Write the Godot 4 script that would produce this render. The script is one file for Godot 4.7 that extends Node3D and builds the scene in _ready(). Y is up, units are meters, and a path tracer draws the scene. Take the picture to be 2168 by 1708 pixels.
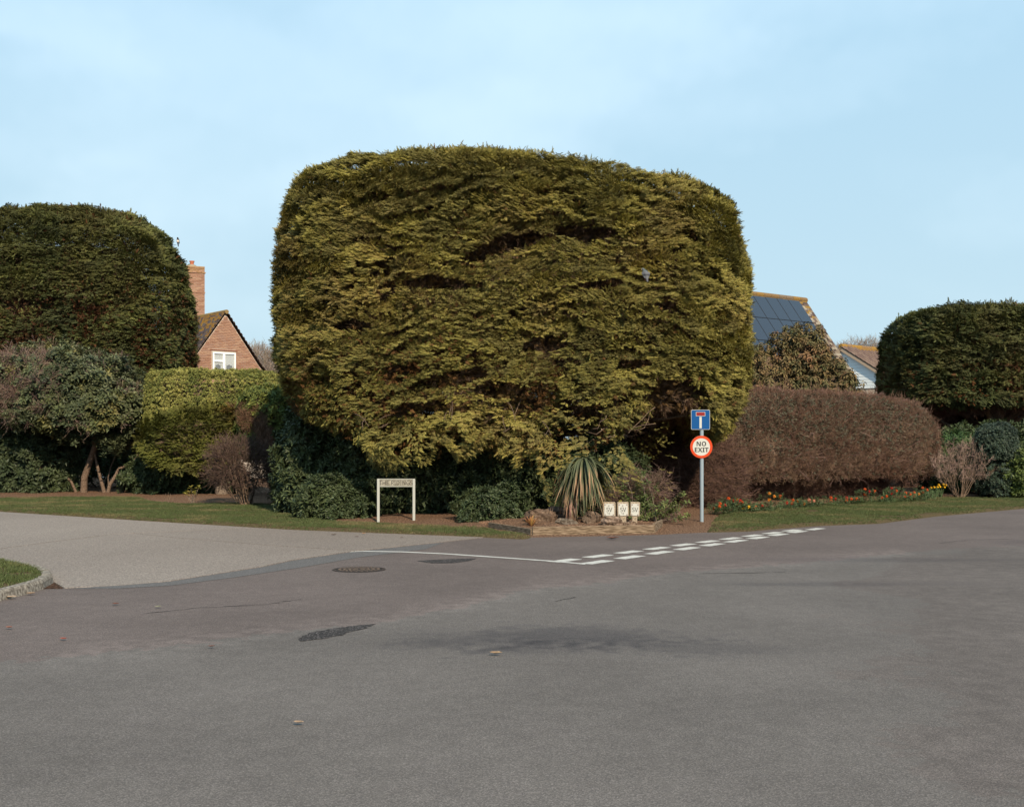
extends Node3D
# A clipped cypress on the corner of a residential street in early spring. y is up, metres, the camera looks along -z.

const EYE := 1.6
const FOCAL := 2480.0      # of a picture 2168 wide: about an 80 mm lens on 6x7 film
const HORIZON := 945.0
const MIDDLE := 1084.0

var rng := RandomNumberGenerator.new()
var noise := FastNoiseLite.new()
var patchy := FastNoiseLite.new()
var used := {}
var mats := {}

# ------------------------------------------------------------------ surveying: where a sighted point stands
func ground_at(x: float, y: float, h := 0.0) -> Vector3:
	var d := FOCAL * (EYE - h) / (y - HORIZON)
	return Vector3((x - MIDDLE) / FOCAL * d, h, -d)

func sighted(x: float, y: float, d: float) -> Vector3:
	return Vector3((x - MIDDLE) / FOCAL * d, EYE + (HORIZON - y) / FOCAL * d, -d)

func rr(a: float, b: float) -> float:
	return rng.randf_range(a, b)

func rv() -> Vector3:
	return Vector3(rr(-1, 1), rr(-1, 1), rr(-1, 1))

# ------------------------------------------------------------------ mesh building
class Shape:
	var v := PackedVector3Array()
	var n := PackedVector3Array()
	var c := PackedColorArray()
	var u := PackedVector2Array()
	var u2 := PackedVector2Array()
	func tri(a: Vector3, b: Vector3, d: Vector3, ca := Color.WHITE, cb := Color.WHITE, cd := Color.WHITE) -> void:
		var nn := (d - a).cross(b - a).normalized()
		v.append(a); v.append(b); v.append(d)
		n.append(nn); n.append(nn); n.append(nn)
		c.append(ca); c.append(cb); c.append(cd)
	func quad(a: Vector3, b: Vector3, d: Vector3, e: Vector3, col := Color.WHITE) -> void:
		tri(a, b, d, col, col, col)
		tri(a, d, e, col, col, col)
	func smooth(a: Vector3, b: Vector3, d: Vector3, na: Vector3, nb: Vector3, nd: Vector3, ca := Color.WHITE, cb := Color.WHITE, cd := Color.WHITE) -> void:
		v.append(a); v.append(b); v.append(d)
		n.append(na); n.append(nb); n.append(nd)
		c.append(ca); c.append(cb); c.append(cd)
	func mesh(m: Material) -> ArrayMesh:
		var arrays := []
		arrays.resize(Mesh.ARRAY_MAX)
		arrays[Mesh.ARRAY_VERTEX] = v
		arrays[Mesh.ARRAY_NORMAL] = n
		arrays[Mesh.ARRAY_COLOR] = c
		if u.size() == v.size():
			arrays[Mesh.ARRAY_TEX_UV] = u
		if u2.size() == v.size():
			arrays[Mesh.ARRAY_TEX_UV2] = u2
		var am := ArrayMesh.new()
		am.add_surface_from_arrays(Mesh.PRIMITIVE_TRIANGLES, arrays)
		am.surface_set_material(0, m)
		return am

func chamfered(s: Shape, at: Vector3, size: Vector3, basis := Basis(), bevel := 0.004, col := Color.WHITE) -> void:
	var h := size * 0.5
	var e := minf(bevel, minf(h.x, minf(h.y, h.z)) * 0.9)
	var p := func(x: float, y: float, z: float, k: int) -> Vector3:
		var q := Vector3(x * (h.x - (0.0 if k == 0 else e)), y * (h.y - (0.0 if k == 1 else e)), z * (h.z - (0.0 if k == 2 else e)))
		return at + basis * q
	for k in 3:
		for sg in [-1.0, 1.0]:
			var pts: Array[Vector3] = []
			for w in [[-1, -1], [1, -1], [1, 1], [-1, 1]]:
				var q := [0.0, 0.0, 0.0]
				q[k] = sg
				q[(k + 1) % 3] = w[0]
				q[(k + 2) % 3] = w[1]
				pts.append(p.call(q[0], q[1], q[2], k))
			if sg > 0:
				s.quad(pts[3], pts[2], pts[1], pts[0], col)
			else:
				s.quad(pts[0], pts[1], pts[2], pts[3], col)
	if e <= 0.0005:
		return
	for k in 3:                                   # edges run along axis k
		var i := (k + 1) % 3
		var j := (k + 2) % 3
		for si in [-1.0, 1.0]:
			for sj in [-1.0, 1.0]:
				var q0 := [0.0, 0.0, 0.0]
				q0[i] = si; q0[j] = sj; q0[k] = -1.0
				var q1 := q0.duplicate()
				q1[k] = 1.0
				var a: Vector3 = p.call(q0[0], q0[1], q0[2], i)
				var b: Vector3 = p.call(q1[0], q1[1], q1[2], i)
				var c2: Vector3 = p.call(q1[0], q1[1], q1[2], j)
				var d: Vector3 = p.call(q0[0], q0[1], q0[2], j)
				if si * sj > 0:
					s.quad(d, c2, b, a, col)
				else:
					s.quad(a, b, c2, d, col)
	for x in [-1.0, 1.0]:
		for y in [-1.0, 1.0]:
			for z in [-1.0, 1.0]:
				var a: Vector3 = p.call(x, y, z, 0)
				var b: Vector3 = p.call(x, y, z, 1)
				var d: Vector3 = p.call(x, y, z, 2)
				if x * y * z > 0:
					s.tri(a, d, b, col, col, col)
				else:
					s.tri(a, b, d, col, col, col)

func tube(s: Shape, pts: Array, radii: Array, sides := 7, col := Color.WHITE, col2 = null) -> void:
	var rings := []
	var normals := []
	var x := Vector3.RIGHT
	for i in pts.size():
		var t: Vector3 = (pts[mini(i + 1, pts.size() - 1)] - pts[maxi(i - 1, 0)]).normalized()
		x = (x - t * x.dot(t))
		x = x.normalized() if x.length() > 0.01 else t.cross(Vector3.FORWARD).normalized()
		var y := t.cross(x)
		var ring := []
		var norm := []
		for k in sides:
			var a := TAU * k / sides
			var d := x * cos(a) + y * sin(a)
			ring.append(pts[i] + d * radii[i])
			norm.append(d)
		rings.append(ring)
		normals.append(norm)
	for i in pts.size() - 1:
		var ca := col if col2 == null else col.lerp(col2, float(i) / (pts.size() - 1))
		var cb := col if col2 == null else col.lerp(col2, float(i + 1) / (pts.size() - 1))
		for k in sides:
			var m := (k + 1) % sides
			s.smooth(rings[i][k], rings[i + 1][k], rings[i + 1][m], normals[i][k], normals[i + 1][k], normals[i + 1][m], ca, cb, cb)
			s.smooth(rings[i][k], rings[i + 1][m], rings[i][m], normals[i][k], normals[i + 1][m], normals[i][m], ca, cb, ca)
	var last := pts.size() - 1
	for k in sides:
		var m := (k + 1) % sides
		s.tri(rings[last][m], rings[last][k], pts[last], col, col, col)
		s.tri(rings[0][k], rings[0][m], pts[0], col, col, col)

func disc_prism(s: Shape, at: Vector3, r: float, depth: float, basis := Basis(), sides := 40, bevel := 0.003, col := Color.WHITE) -> void:
	# a disc whose face looks along basis.z
	var prev := []
	for k in sides + 1:
		var a := TAU * k / sides
		var d := basis.x * cos(a) + basis.y * sin(a)
		var row := [at - basis.z * depth * 0.5 + d * r, at + basis.z * (depth * 0.5 - bevel) + d * r, at + basis.z * depth * 0.5 + d * (r - bevel)]
		if k > 0:
			s.quad(prev[0], prev[1], row[1], row[0], col)
			s.quad(prev[1], prev[2], row[2], row[1], col)
			s.tri(prev[2], at + basis.z * depth * 0.5, row[2], col, col, col)
			s.tri(row[0], at - basis.z * depth * 0.5, prev[0], col, col, col)
		prev = row

func flat_ring(s: Shape, at: Vector3, r0: float, r1: float, basis := Basis(), sides := 48, col := Color.WHITE) -> void:
	for k in sides:
		var a := TAU * k / sides
		var b := TAU * (k + 1) / sides
		var d := basis.x * cos(a) + basis.y * sin(a)
		var e := basis.x * cos(b) + basis.y * sin(b)
		s.quad(at + d * r0, at + e * r0, at + e * r1, at + d * r1, col)

func slab(s: Shape, poly: PackedVector2Array, y0: float, y1: float, col := Color.WHITE) -> void:
	# poly in (x, z); top at y1, skirts down to y0
	var idx := Geometry2D.triangulate_polygon(poly)
	var p := poly.duplicate()
	for i in range(0, idx.size(), 3):
		var a := Vector3(p[idx[i]].x, y1, p[idx[i]].y)
		var b := Vector3(p[idx[i + 1]].x, y1, p[idx[i + 1]].y)
		var d := Vector3(p[idx[i + 2]].x, y1, p[idx[i + 2]].y)
		if (d - a).cross(b - a).y > 0:
			s.tri(a, b, d, col, col, col)
		else:
			s.tri(a, d, b, col, col, col)
	if y1 - y0 > 0.0001:
		var cw := Geometry2D.is_polygon_clockwise(poly)
		for i in p.size():
			var j := (i + 1) % p.size()
			var a := Vector3(p[i].x, y1, p[i].y)
			var b := Vector3(p[j].x, y1, p[j].y)
			var a0 := Vector3(p[i].x, y0, p[i].y)
			var b0 := Vector3(p[j].x, y0, p[j].y)
			if cw:
				s.quad(a, b, b0, a0, col)
			else:
				s.quad(b, a, a0, b0, col)

func world_uv(s: Shape, scale: float, r2 := Rect2()) -> void:
	s.u.resize(s.v.size())
	s.u2.resize(s.v.size())
	for i in s.v.size():
		s.u[i] = Vector2(s.v[i].x, s.v[i].z) * scale
		if r2.size.x > 0:
			s.u2[i] = Vector2((s.v[i].x - r2.position.x) / r2.size.x, (-s.v[i].z - r2.position.y) / r2.size.y)

# ------------------------------------------------------------------ things, parts, the setting
func numbered(called: String) -> String:
	used[called] = used.get(called, -1) + 1
	return called if used[called] == 0 else "%s_%03d" % [called, used[called]]

func tag(o: Node3D, label: String, category: String, group := "") -> Node3D:
	o.set_meta("label", label)
	o.set_meta("category", category)
	if group:
		o.set_meta("group", group)
	return o

func thing(called: String, label: String, category: String, at := Vector3.ZERO, turn := 0.0, group := "") -> Node3D:
	var o := Node3D.new()
	o.name = numbered(called)
	add_child(o)
	o.position = at
	o.rotation.y = turn
	return tag(o, label, category, group)

func part(called: String, s: Shape, m: Material, parent: Node3D) -> MeshInstance3D:
	var o := MeshInstance3D.new()
	o.name = called
	o.mesh = s.mesh(m)
	parent.add_child(o, true)
	return o

func mesh_part(called: String, mesh: Mesh, parent: Node3D, at := Transform3D()) -> MeshInstance3D:
	var o := MeshInstance3D.new()
	o.name = called
	o.mesh = mesh
	o.transform = at
	parent.add_child(o, true)
	return o

func structure(called: String, s: Shape, m: Material) -> MeshInstance3D:
	var o := MeshInstance3D.new()
	o.name = numbered(called)
	o.mesh = s.mesh(m)
	o.set_meta("kind", "structure")
	add_child(o)
	return o

func stuff_copies(called: String, mesh: Mesh, where: Array, tint: PackedColorArray, parent: Node3D) -> MultiMeshInstance3D:
	var mm := MultiMesh.new()
	mm.transform_format = MultiMesh.TRANSFORM_3D
	mm.use_colors = true
	mm.mesh = mesh
	mm.instance_count = where.size()
	for i in where.size():
		mm.set_instance_transform(i, where[i])
		mm.set_instance_color(i, tint[i])
	var o := MultiMeshInstance3D.new()
	o.name = called if parent != self else numbered(called)
	o.multimesh = mm
	o.set_meta("kind", "stuff")
	parent.add_child(o, true)
	return o

func lettering(text: String, cap: float, font: Array, m: Material, parent: Node3D, at: Transform3D, wide := 1.0, weight := 400) -> MeshInstance3D:
	var f := SystemFont.new()
	f.font_names = PackedStringArray(font)
	f.font_weight = weight
	var t := TextMesh.new()
	t.text = text
	t.font = f
	t.font_size = 64
	t.pixel_size = cap / 64.0 / 0.72
	t.depth = 0.003
	t.curve_step = 1.0
	t.material = m
	var o := MeshInstance3D.new()
	o.name = "lettering"
	o.mesh = t
	o.transform = at.scaled_local(Vector3(wide, 1, 1))
	parent.add_child(o, true)
	return o

# ------------------------------------------------------------------ materials
func lin(r: float, g: float, b: float) -> Color:
	return Color(r, g, b).linear_to_srgb()

func plain(called: String, color: Color, rough := 0.8, metal := 0.0, spec := 0.4) -> StandardMaterial3D:
	var m := StandardMaterial3D.new()
	m.resource_name = called
	m.albedo_color = color
	m.roughness = rough
	m.metallic = metal
	m.metallic_specular = spec
	m.vertex_color_use_as_albedo = true
	mats[called] = m
	return m

func leafy(called: String, rough := 0.6, spec := 0.35, through := 0.3) -> StandardMaterial3D:
	var m := plain(called, Color.WHITE, rough, 0.0, spec)
	m.backlight_enabled = true
	m.backlight = Color(through, through, through * 0.6)
	m.cull_mode = BaseMaterial3D.CULL_DISABLED
	return m

func noise_texture(kind: int, freq: float, size: int, lo: Color, hi: Color, octaves := 3, seed_ := 1, mid = null, points = null) -> NoiseTexture2D:
	var f := FastNoiseLite.new()
	f.noise_type = kind
	f.frequency = freq
	f.seed = seed_
	f.fractal_octaves = octaves
	if kind == FastNoiseLite.TYPE_CELLULAR:
		f.cellular_return_type = FastNoiseLite.RETURN_CELL_VALUE
		f.fractal_type = FastNoiseLite.FRACTAL_NONE
	var g := Gradient.new()
	g.set_color(0, lo)
	g.set_color(1, hi)
	if mid != null:
		g.add_point(points if points != null else 0.5, mid)
	var t := NoiseTexture2D.new()
	t.noise = f
	t.width = size
	t.height = size
	t.seamless = true
	t.seamless_blend_skirt = 0.08
	t.color_ramp = g
	return t

func relief(m: StandardMaterial3D, t: Texture2D, cm: float) -> void:
	m.heightmap_enabled = true
	m.heightmap_texture = t
	m.heightmap_scale = cm

# ------------------------------------------------------------------ plant pieces: each a small mesh that many copies share
func conifer_spray(n: int, seed_: int, flat := 0.35, wide := 0.085) -> Shape:
	var s := Shape.new()
	rng.seed = seed_
	var wood := Color(0.4, 0.3, 0.25)
	var bend := Vector3(rr(-0.1, 0.1), 0, rr(0.05, 0.18))
	var at := func(t: float) -> Vector3: return Vector3(0, t, 0) + bend * t * t
	s.tri(at.call(0.0) + Vector3(0.025, 0, 0), at.call(0.0) - Vector3(0.025, 0, 0), at.call(0.9), wood, wood, wood)
	for i in n:
		var t := 0.12 + 0.86 * (i + rr(0, 1)) / n
		var side := 1.0 if i % 2 == 0 else -1.0
		var a := rr(0.45, 1.0) * (1.15 - 0.7 * t)
		var d := Vector3(side * sin(a), cos(a), rr(-flat, flat)).normalized()
		var l := rr(0.30, 0.52) * (1.1 - 0.5 * t)
		var p: Vector3 = at.call(t)
		var w := d.cross(Vector3(rr(-0.5, 0.5), rr(-0.3, 0.3), 1)).normalized() * wide * rr(0.7, 1.2)
		var tip := p + d * l + Vector3(0, 0, rr(-0.03, 0.05))
		var m := p + d * l * 0.5 + Vector3(0, 0, rr(-0.02, 0.03))
		var c0 := Color(0.45, 0.48, 0.5)
		var c1 := Color(rr(0.62, 0.75), rr(0.65, 0.75), rr(0.5, 0.7))
		var c2 := Color(rr(0.82, 1.0), rr(0.8, 0.95), rr(0.5, 0.75))
		s.tri(p, m + w * 0.5, tip, c0, c1, c2)
		s.tri(p, tip, m - w * 0.5, c0, c2, c1)
		if i % 2 == 1:                             # a short side shoot
			var e := (d + Vector3(rr(-1, 1), rr(0, 0.6), rr(-0.7, 0.7))).normalized() * l * 0.5
			s.tri(m, m + e * 0.6 + w * 0.3, m + e, c1, c1, c2)
	return s

func leaf_cluster(n: int, seed_: int, slim := 0.42, droop := 0.0, open := 1.0, fold := 0.1) -> Shape:
	var s := Shape.new()
	rng.seed = seed_
	for i in n:
		var a := TAU * (i * 0.382 + rr(-0.06, 0.06))
		var t := float(i) / n
		var lift := lerpf(0.15, 1.4, t) * open
		var d := Vector3(cos(a), lift - droop * rr(0.6, 1.4), sin(a)).normalized()
		var l := rr(0.5, 0.8) * (1.0 - 0.3 * t)
		var p := Vector3(0, t * 0.45, 0)
		var side := d.cross(Vector3.UP + rv() * 0.35).normalized()
		var up := side.cross(d).normalized()
		if up.y < 0:
			up = -up
		var w := l * slim * rr(0.85, 1.15)
		var b := p + d * l * 0.14
		var m1 := p + d * l * 0.42 - up * l * 0.02
		var tip := p + d * l - up * l * rr(0.02, 0.16)
		var lf := m1 + side * w * 0.5 + up * l * fold
		var rt := m1 - side * w * 0.5 + up * l * fold
		var g := rr(0.65, 0.92)
		var c := Color(g, g * rr(0.95, 1.05), g * rr(0.85, 1.1))
		s.tri(b, lf, m1, c, c, c)
		s.tri(lf, tip, m1, c, c, c)
		s.tri(b, m1, rt, c, c, c)
		s.tri(m1, tip, rt, c, c, c)
		s.tri(p + side * 0.01, p - side * 0.01, b, Color(0.7, 0.6, 0.5), Color(0.7, 0.6, 0.5), Color(0.7, 0.6, 0.5))
	return s

func twig_cluster(n: int, seed_: int, spread := 0.9, thick := 0.012, forks := 2) -> Shape:
	var s := Shape.new()
	rng.seed = seed_
	var stick := func(a: Vector3, b: Vector3, r: float, c: Color) -> void:
		var t := (b - a).normalized()
		var x := t.cross(Vector3(0.3, 0.9, 0.4)).normalized() * r
		var y := t.cross(x).normalized() * r
		s.tri(a + x, a - x * 0.5 + y * 0.87, b, c, c, c)
		s.tri(a - x * 0.5 + y * 0.87, a - x * 0.5 - y * 0.87, b, c, c, c)
		s.tri(a - x * 0.5 - y * 0.87, a + x, b, c, c, c)
	for i in n:
		var d := (Vector3(rr(-1, 1) * spread, 1, rr(-1, 1) * spread)).normalized()
		var a := Vector3(rr(-0.12, 0.12), rr(-0.1, 0.2), rr(-0.12, 0.12))
		var l := rr(0.55, 1.0)
		var g := rr(0.5, 0.9)
		var c := Color(g, g * rr(0.9, 1.05), g * rr(0.85, 1.1))
		var k := a + d * l * 0.55 + rv() * 0.05
		var e := a + d * l + rv() * 0.12
		stick.call(a, k + (k - a) * 0.15, thick, c)
		stick.call(k, e, thick * 0.8, c)
		for f in forks:
			var o := a.lerp(e, rr(0.3, 0.85))
			stick.call(o, o + (d + rv() * 0.9).normalized() * l * rr(0.2, 0.45), thick * 0.65, c)
	return s

func grass_tuft(n: int, seed_: int) -> Shape:
	var s := Shape.new()
	rng.seed = seed_
	for i in n:
		var a := rr(0, TAU)
		var p := Vector3(cos(a), 0, sin(a)) * rr(0, 0.9)
		var d := Vector3(rr(-0.6, 0.6), rr(0.6, 1.0), rr(-0.6, 0.6))
		var w := Vector3(cos(a * 3.0), 0, sin(a * 3.0)) * 0.07
		var g := rr(0.5, 0.9)
		var c := Color(g * rr(0.9, 1.1), g, g * rr(0.7, 1.0))
		var m := p + d * 0.55
		var tip := p + d + Vector3(rr(-0.3, 0.3), -0.08, rr(-0.3, 0.3))
		s.tri(p - w, m - w * 0.7, p + w, c, c, c)
		s.tri(m - w * 0.7, m + w * 0.7, p + w, c, c, c)
		s.tri(m - w * 0.7, tip, m + w * 0.7, c, c, c)
	return s

# ------------------------------------------------------------------ crowns: a rounded mass, its surface and its copies
# m: at (centre at ground), a and d (half width along its own x and z), e (squareness), turn, low, high, profile [(share of radius, share of height)], lumps
func polyline(p: Array, x: float) -> float:
	if x <= p[0][0]:
		return p[0][1]
	for i in p.size() - 1:
		if x <= p[i + 1][0]:
			return lerpf(p[i][1], p[i + 1][1], (x - p[i][0]) / (p[i + 1][0] - p[i][0]))
	return p[-1][1]

const DOME := [[0.55, 0.06], [0.85, 0.0], [0.96, 0.12], [1.0, 0.32], [0.97, 0.55], [0.86, 0.78], [0.66, 0.92], [0.38, 0.985], [0.0, 1.0]]

func prepared(m: Dictionary) -> Dictionary:
	m.merge({"e": 2.3, "turn": 0.0, "low": 0.1, "profile": DOME, "lumps": 0.12, "grain": 0.6, "d": m.a})
	var cum := [0.0]
	var pr: Array = m.profile
	for i in pr.size() - 1:
		var dr: float = (pr[i + 1][0] - pr[i][0]) * m.a
		var dy: float = (pr[i + 1][1] - pr[i][1]) * (m.high - m.low)
		cum.append(cum[-1] + sqrt(dr * dr + dy * dy))
	m.cum = cum
	m.basis = Basis(Vector3.UP, m.turn)
	# a net of points and outward normals over the mass, and the running area of its cells
	var cols := 96
	var rows := 48
	var pts := PackedVector3Array()
	var nor := PackedVector3Array()
	for i in rows + 1:
		for k in cols + 1:
			pts.append(m.at + m.basis * bare_surface(m, TAU * k / cols, float(i) / rows))
	for i in rows + 1:
		for k in cols + 1:
			var left := pts[i * (cols + 1) + (k - 1 if k > 0 else cols - 1)]
			var right := pts[i * (cols + 1) + (k + 1 if k < cols else 1)]
			var below := pts[maxi(i - 1, 0) * (cols + 1) + k]
			var above := pts[mini(i + 1, rows) * (cols + 1) + k]
			var n := (above - below).cross(right - left)
			n = n.normalized() if n.length() > 1e-7 else Vector3.UP
			var p = pts[i * (cols + 1) + k] - m.at
			if n.dot(Vector3(p.x, 0.0, p.z).normalized() + Vector3(0, (float(i) / rows - 0.3) * 2.0, 0)) < 0:
				n = -n
			nor.append(n)
	var area := PackedFloat32Array()
	var sum := 0.0
	for i in rows:
		for k in cols:
			var a := pts[i * (cols + 1) + k]
			var b := pts[i * (cols + 1) + k + 1]
			var c := pts[(i + 1) * (cols + 1) + k]
			var d := pts[(i + 1) * (cols + 1) + k + 1]
			sum += ((d - a).cross(c - b)).length() * 0.5
			area.append(sum)
	m.pts = pts
	m.nor = nor
	m.area = area
	m.cols = cols
	return m

func plan(m: Dictionary, phi: float) -> Vector2:
	var c := cos(phi)
	var s := sin(phi)
	var r := pow(pow(absf(c), m.e) + pow(absf(s), m.e), -1.0 / m.e)
	return Vector2(m.a * r * c, m.d * r * s)

func bare_surface(m: Dictionary, phi: float, t: float) -> Vector3:
	var want: float = t * m.cum[-1]
	var k := 0
	while k < m.cum.size() - 2 and m.cum[k + 1] < want:
		k += 1
	var f: float = (want - m.cum[k]) / maxf(m.cum[k + 1] - m.cum[k], 0.0001)
	var rho: float = lerpf(m.profile[k][0], m.profile[k + 1][0], f)
	var eta: float = lerpf(m.profile[k][1], m.profile[k + 1][1], f)
	var q := plan(m, phi) * rho
	var lo: float = polyline(m.lows, q.x) if m.has("lows") else m.low
	var hi: float = polyline(m.highs, q.x) if m.has("highs") else m.high
	return Vector3(q.x, lerpf(lo, hi, eta), q.y)

func surface(m: Dictionary) -> Array:
	# one sample, even by area: [point, outward normal] in the world's axes
	var area: PackedFloat32Array = m.area
	var pts: PackedVector3Array = m.pts
	var nor: PackedVector3Array = m.nor
	var cols: int = m.cols
	var cell := mini(area.bsearch(rng.randf() * area[area.size() - 1]), area.size() - 1)
	var i := (cell / cols) * (cols + 1) + cell % cols
	var u := rng.randf()
	var v := rng.randf()
	var j := i + cols + 1
	var p := pts[i].lerp(pts[i + 1], u).lerp(pts[j].lerp(pts[j + 1], u), v)
	var n := nor[i].lerp(nor[i + 1], u).lerp(nor[j].lerp(nor[j + 1], u), v).normalized()
	if m.lumps > 0:
		p += n * (noise.get_noise_3dv(p / m.grain * 3.0) * m.lumps * 2.0)
	return [p, n]

func facing(p: Vector3, n: Vector3) -> float:
	return n.dot((Vector3(0, EYE, 0) - p).normalized())

func aim(dir: Vector3, face: Vector3, size: Vector3, at: Vector3) -> Transform3D:
	var y := dir.normalized()
	var z := face - y * face.dot(y)
	z = z.normalized() if z.length() > 0.05 else y.cross(Vector3(0.6, 0.1, 0.7)).normalized()
	var x := y.cross(z)
	return Transform3D(Basis(x * size.x, y * size.y, z * size.z), at)

func shade(pal: Array, p: Vector3, scale: float, spread := 0.25) -> Color:
	# a colour out of a palette, in patches, with a little of its own
	var k := clampf(0.5 + patchy.get_noise_3dv(p * scale) * 0.9 + rr(-spread, spread), 0.0, 0.999) * (pal.size() - 1)
	var c: Color = pal[int(k)].lerp(pal[int(k) + 1], k - int(k))
	var g := rr(1.05, 1.6)
	return Color(c.r * g, c.g * g, c.b * g)

func cover(m: Dictionary, n: int, pal: Array, size: Vector2, w := Vector3(1.0, 0.3, 0.6), deep := 0.35, back := 0.4, keep = null) -> Array:
	# n copies over the surface; w weighs outward, upward and stray directions
	var where := []
	var tint := PackedColorArray()
	while n > 0:
		n -= 1
		var pn := surface(m)
		var p: Vector3 = pn[0]
		var nn: Vector3 = pn[1]
		if facing(p, nn) < -0.25 and rng.randf() > back:
			continue
		if keep != null and not keep.call(p):
			continue
		p -= nn * deep * pow(rng.randf(), 1.5)
		var l := rr(size.x, size.y)
		var dir := nn * w.x + Vector3.UP * w.y + rv() * w.z
		where.append(aim(dir, Vector3.UP + nn * 0.6 + rv() * 0.5, Vector3(l * rr(0.8, 1.2), l, l * rr(0.8, 1.2)), p))
		tint.append(shade(pal, p, m.get("patch", 0.6)))
	return [where, tint]

func boughs(m: Dictionary, n: int, pal: Array, ledge: float, reach: float, size: Vector2, back := 0.3, hollows := [], bulges := [], warp := 2.2, flow := 0.5) -> Array:
	# cypress boughs: overlapping ledges of short sprays. Each ledge slopes outward to its lower lip and is cut under there, so that it shades the one below
	var where := []
	var tint := PackedColorArray()
	var at: Vector3 = m.at
	while n > 0:
		n -= 1
		var pn := surface(m)
		var p: Vector3 = pn[0]
		var nn: Vector3 = pn[1]
		if facing(p, nn) < -0.2 and rng.randf() > back:
			continue
		var w := noise.get_noise_3d(p.x * 1.9, p.y * 2.0, p.z * 1.9)
		var w2 := noise.get_noise_3d(p.x * 5.0 + 40.0, p.y * 9.0, p.z * 5.0)
		var side := (p.x - at.x) / float(m.a)
		var ph := p.y / ledge + warp * w + 0.34 * w2 + absf(side) * flow * 2.0
		if noise.get_noise_3d(p.x * 1.3 + 70.0, p.y * 1.8, p.z * 1.3) > 0.05:
			ph = ph * 1.55 + 0.4
		var s := ph - floorf(ph)
		var own := absf(sin(floorf(ph) * 12.9898 + floorf(p.x * 0.9 + w * 3.0) * 78.233)) * 437.585
		own -= floorf(own)
		var lift := reach * maxf(0.12, 0.5 + 0.5 * noise.get_noise_3d(p.x * 2.0, p.y * 2.0 + 30.0, p.z * 2.0) * 2.4)
		lift *= lerpf(1.0, 0.3, smoothstep(0.72, 0.98, absf(side))) * lerpf(1.0, 0.4, smoothstep(0.4, 0.8, nn.y))
		if s > lerpf(m.get("open_low", 0.82), 0.82, clampf((p.y - float(m.low) - 0.5) / 1.8, 0.0, 1.0)) and rng.randf() < 0.88:
			continue
		var sunk := lift * (1.0 - pow(1.0 - s, 0.75))
		var deep := 0.0
		if p.z > at.z:
			for h in hollows:
				var dx: float = (p.x - at.x - h[0]) / h[2]
				var dy: float = (p.y - h[1] - (p.x - at.x - h[0]) * h[4]) / h[3]
				var q := dx * dx + dy * dy + w2 * 0.8
				if q < 1.0:
					deep = rr(0.7, 1.5)
					break
			for h in bulges:
				var q := pow((p.x - at.x - h[0]) / h[2], 2) + pow((p.y - h[1]) / h[3], 2)
				if q < 1.0:
					deep -= h[4] * (1.0 - q * q)
		if deep > 0.0 and rng.randf() < 0.8:
			continue
		p -= nn * (sunk + deep + 0.14 * pow(rng.randf(), 2.0) + w2 * 0.10)
		var t := Vector3.UP.cross(nn)
		t = t.normalized() if t.length() > 0.15 else Vector3.RIGHT
		var sweep := noise.get_noise_3d(p.x * 1.1 + 11.0, p.y * 4.0, p.z * 1.1 - 20.0) * 5.0
		var held := lerpf(1.0, 0.3, smoothstep(0.35, 0.8, nn.y)) * lerpf(1.0, 0.55, smoothstep(0.85, 1.0, absf(side)))
		var dir := nn * rr(0.3, 0.85) * held + t * (clampf(sweep, -1.1, 1.1) + rr(-0.55, 0.55)) + Vector3.UP * (lerpf(-0.3, 0.35, s) + rr(-0.2, 0.22)) + rv() * 0.15
		var sz := rr(size.x, size.y) * (1.4 if rng.randf() < 0.03 else 1.0)
		where.append(aim(dir, Vector3.UP * 0.9 + nn * 0.5 + rv() * 0.6, Vector3(sz * 0.85, sz * 1.2, sz * 0.9), p))
		var c := shade(pal, p, m.get("patch", 0.6), 0.22)
		var g := 0.72 + 0.5 * own
		tint.append(Color(c.r * g, c.g * g, c.b * (g * 0.5 + 0.5)))
	return [where, tint]

func blocking_core(m: Dictionary, inset: float, col: Color) -> Shape:
	# solid body added inside a crown or shrub so no sky shows through
	var s := Shape.new()
	var rows := 14
	var cols := 40
	var grid := []
	for i in rows + 1:
		var row := []
		for k in cols:
			var p := bare_surface(m, TAU * k / cols, 0.02 + 0.96 * i / rows)
			var mid := Vector3(0, lerpf(m.low, m.high, 0.5), 0)
			var dirn := (p - mid)
			var q := mid + dirn * maxf(0.1, 1.0 - inset / maxf(dirn.length(), 0.01))
			q += dirn.normalized() * noise.get_noise_3dv(q * 3.0) * inset * 0.5
			row.append(m.at + m.basis * q)
		grid.append(row)
	for i in rows:
		for k in cols:
			var j := (k + 1) % cols
			var g := rr(0.6, 1.3)
			s.quad(grid[i][k], grid[i + 1][k], grid[i + 1][j], grid[i][j], Color(col.r * g, col.g * g, col.b * g))
	for k in cols:
		var j := (k + 1) % cols
		s.tri(grid[rows][k], grid[rows][j], m.at + Vector3(0, m.high - inset, 0), col, col, col)
		s.tri(grid[0][j], grid[0][k], m.at + Vector3(0, m.low + inset * 0.6, 0), col, col, col)
	return s

func limb(s: Shape, from: Vector3, to: Vector3, r0: float, r1: float, bow := 0.15, col := Color.WHITE, steps := 6, sides := 7) -> void:
	var pts := []
	var radii := []
	var l := from.distance_to(to)
	var off := rv() * bow * l
	for i in steps + 1:
		var t := float(i) / steps
		pts.append(from.lerp(to, t) + off * sin(PI * t) + rv() * l * 0.025 * (1.0 if i > 0 and i < steps else 0.0))
		radii.append(lerpf(r0, r1, t))
	tube(s, pts, radii, sides, col)

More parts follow.
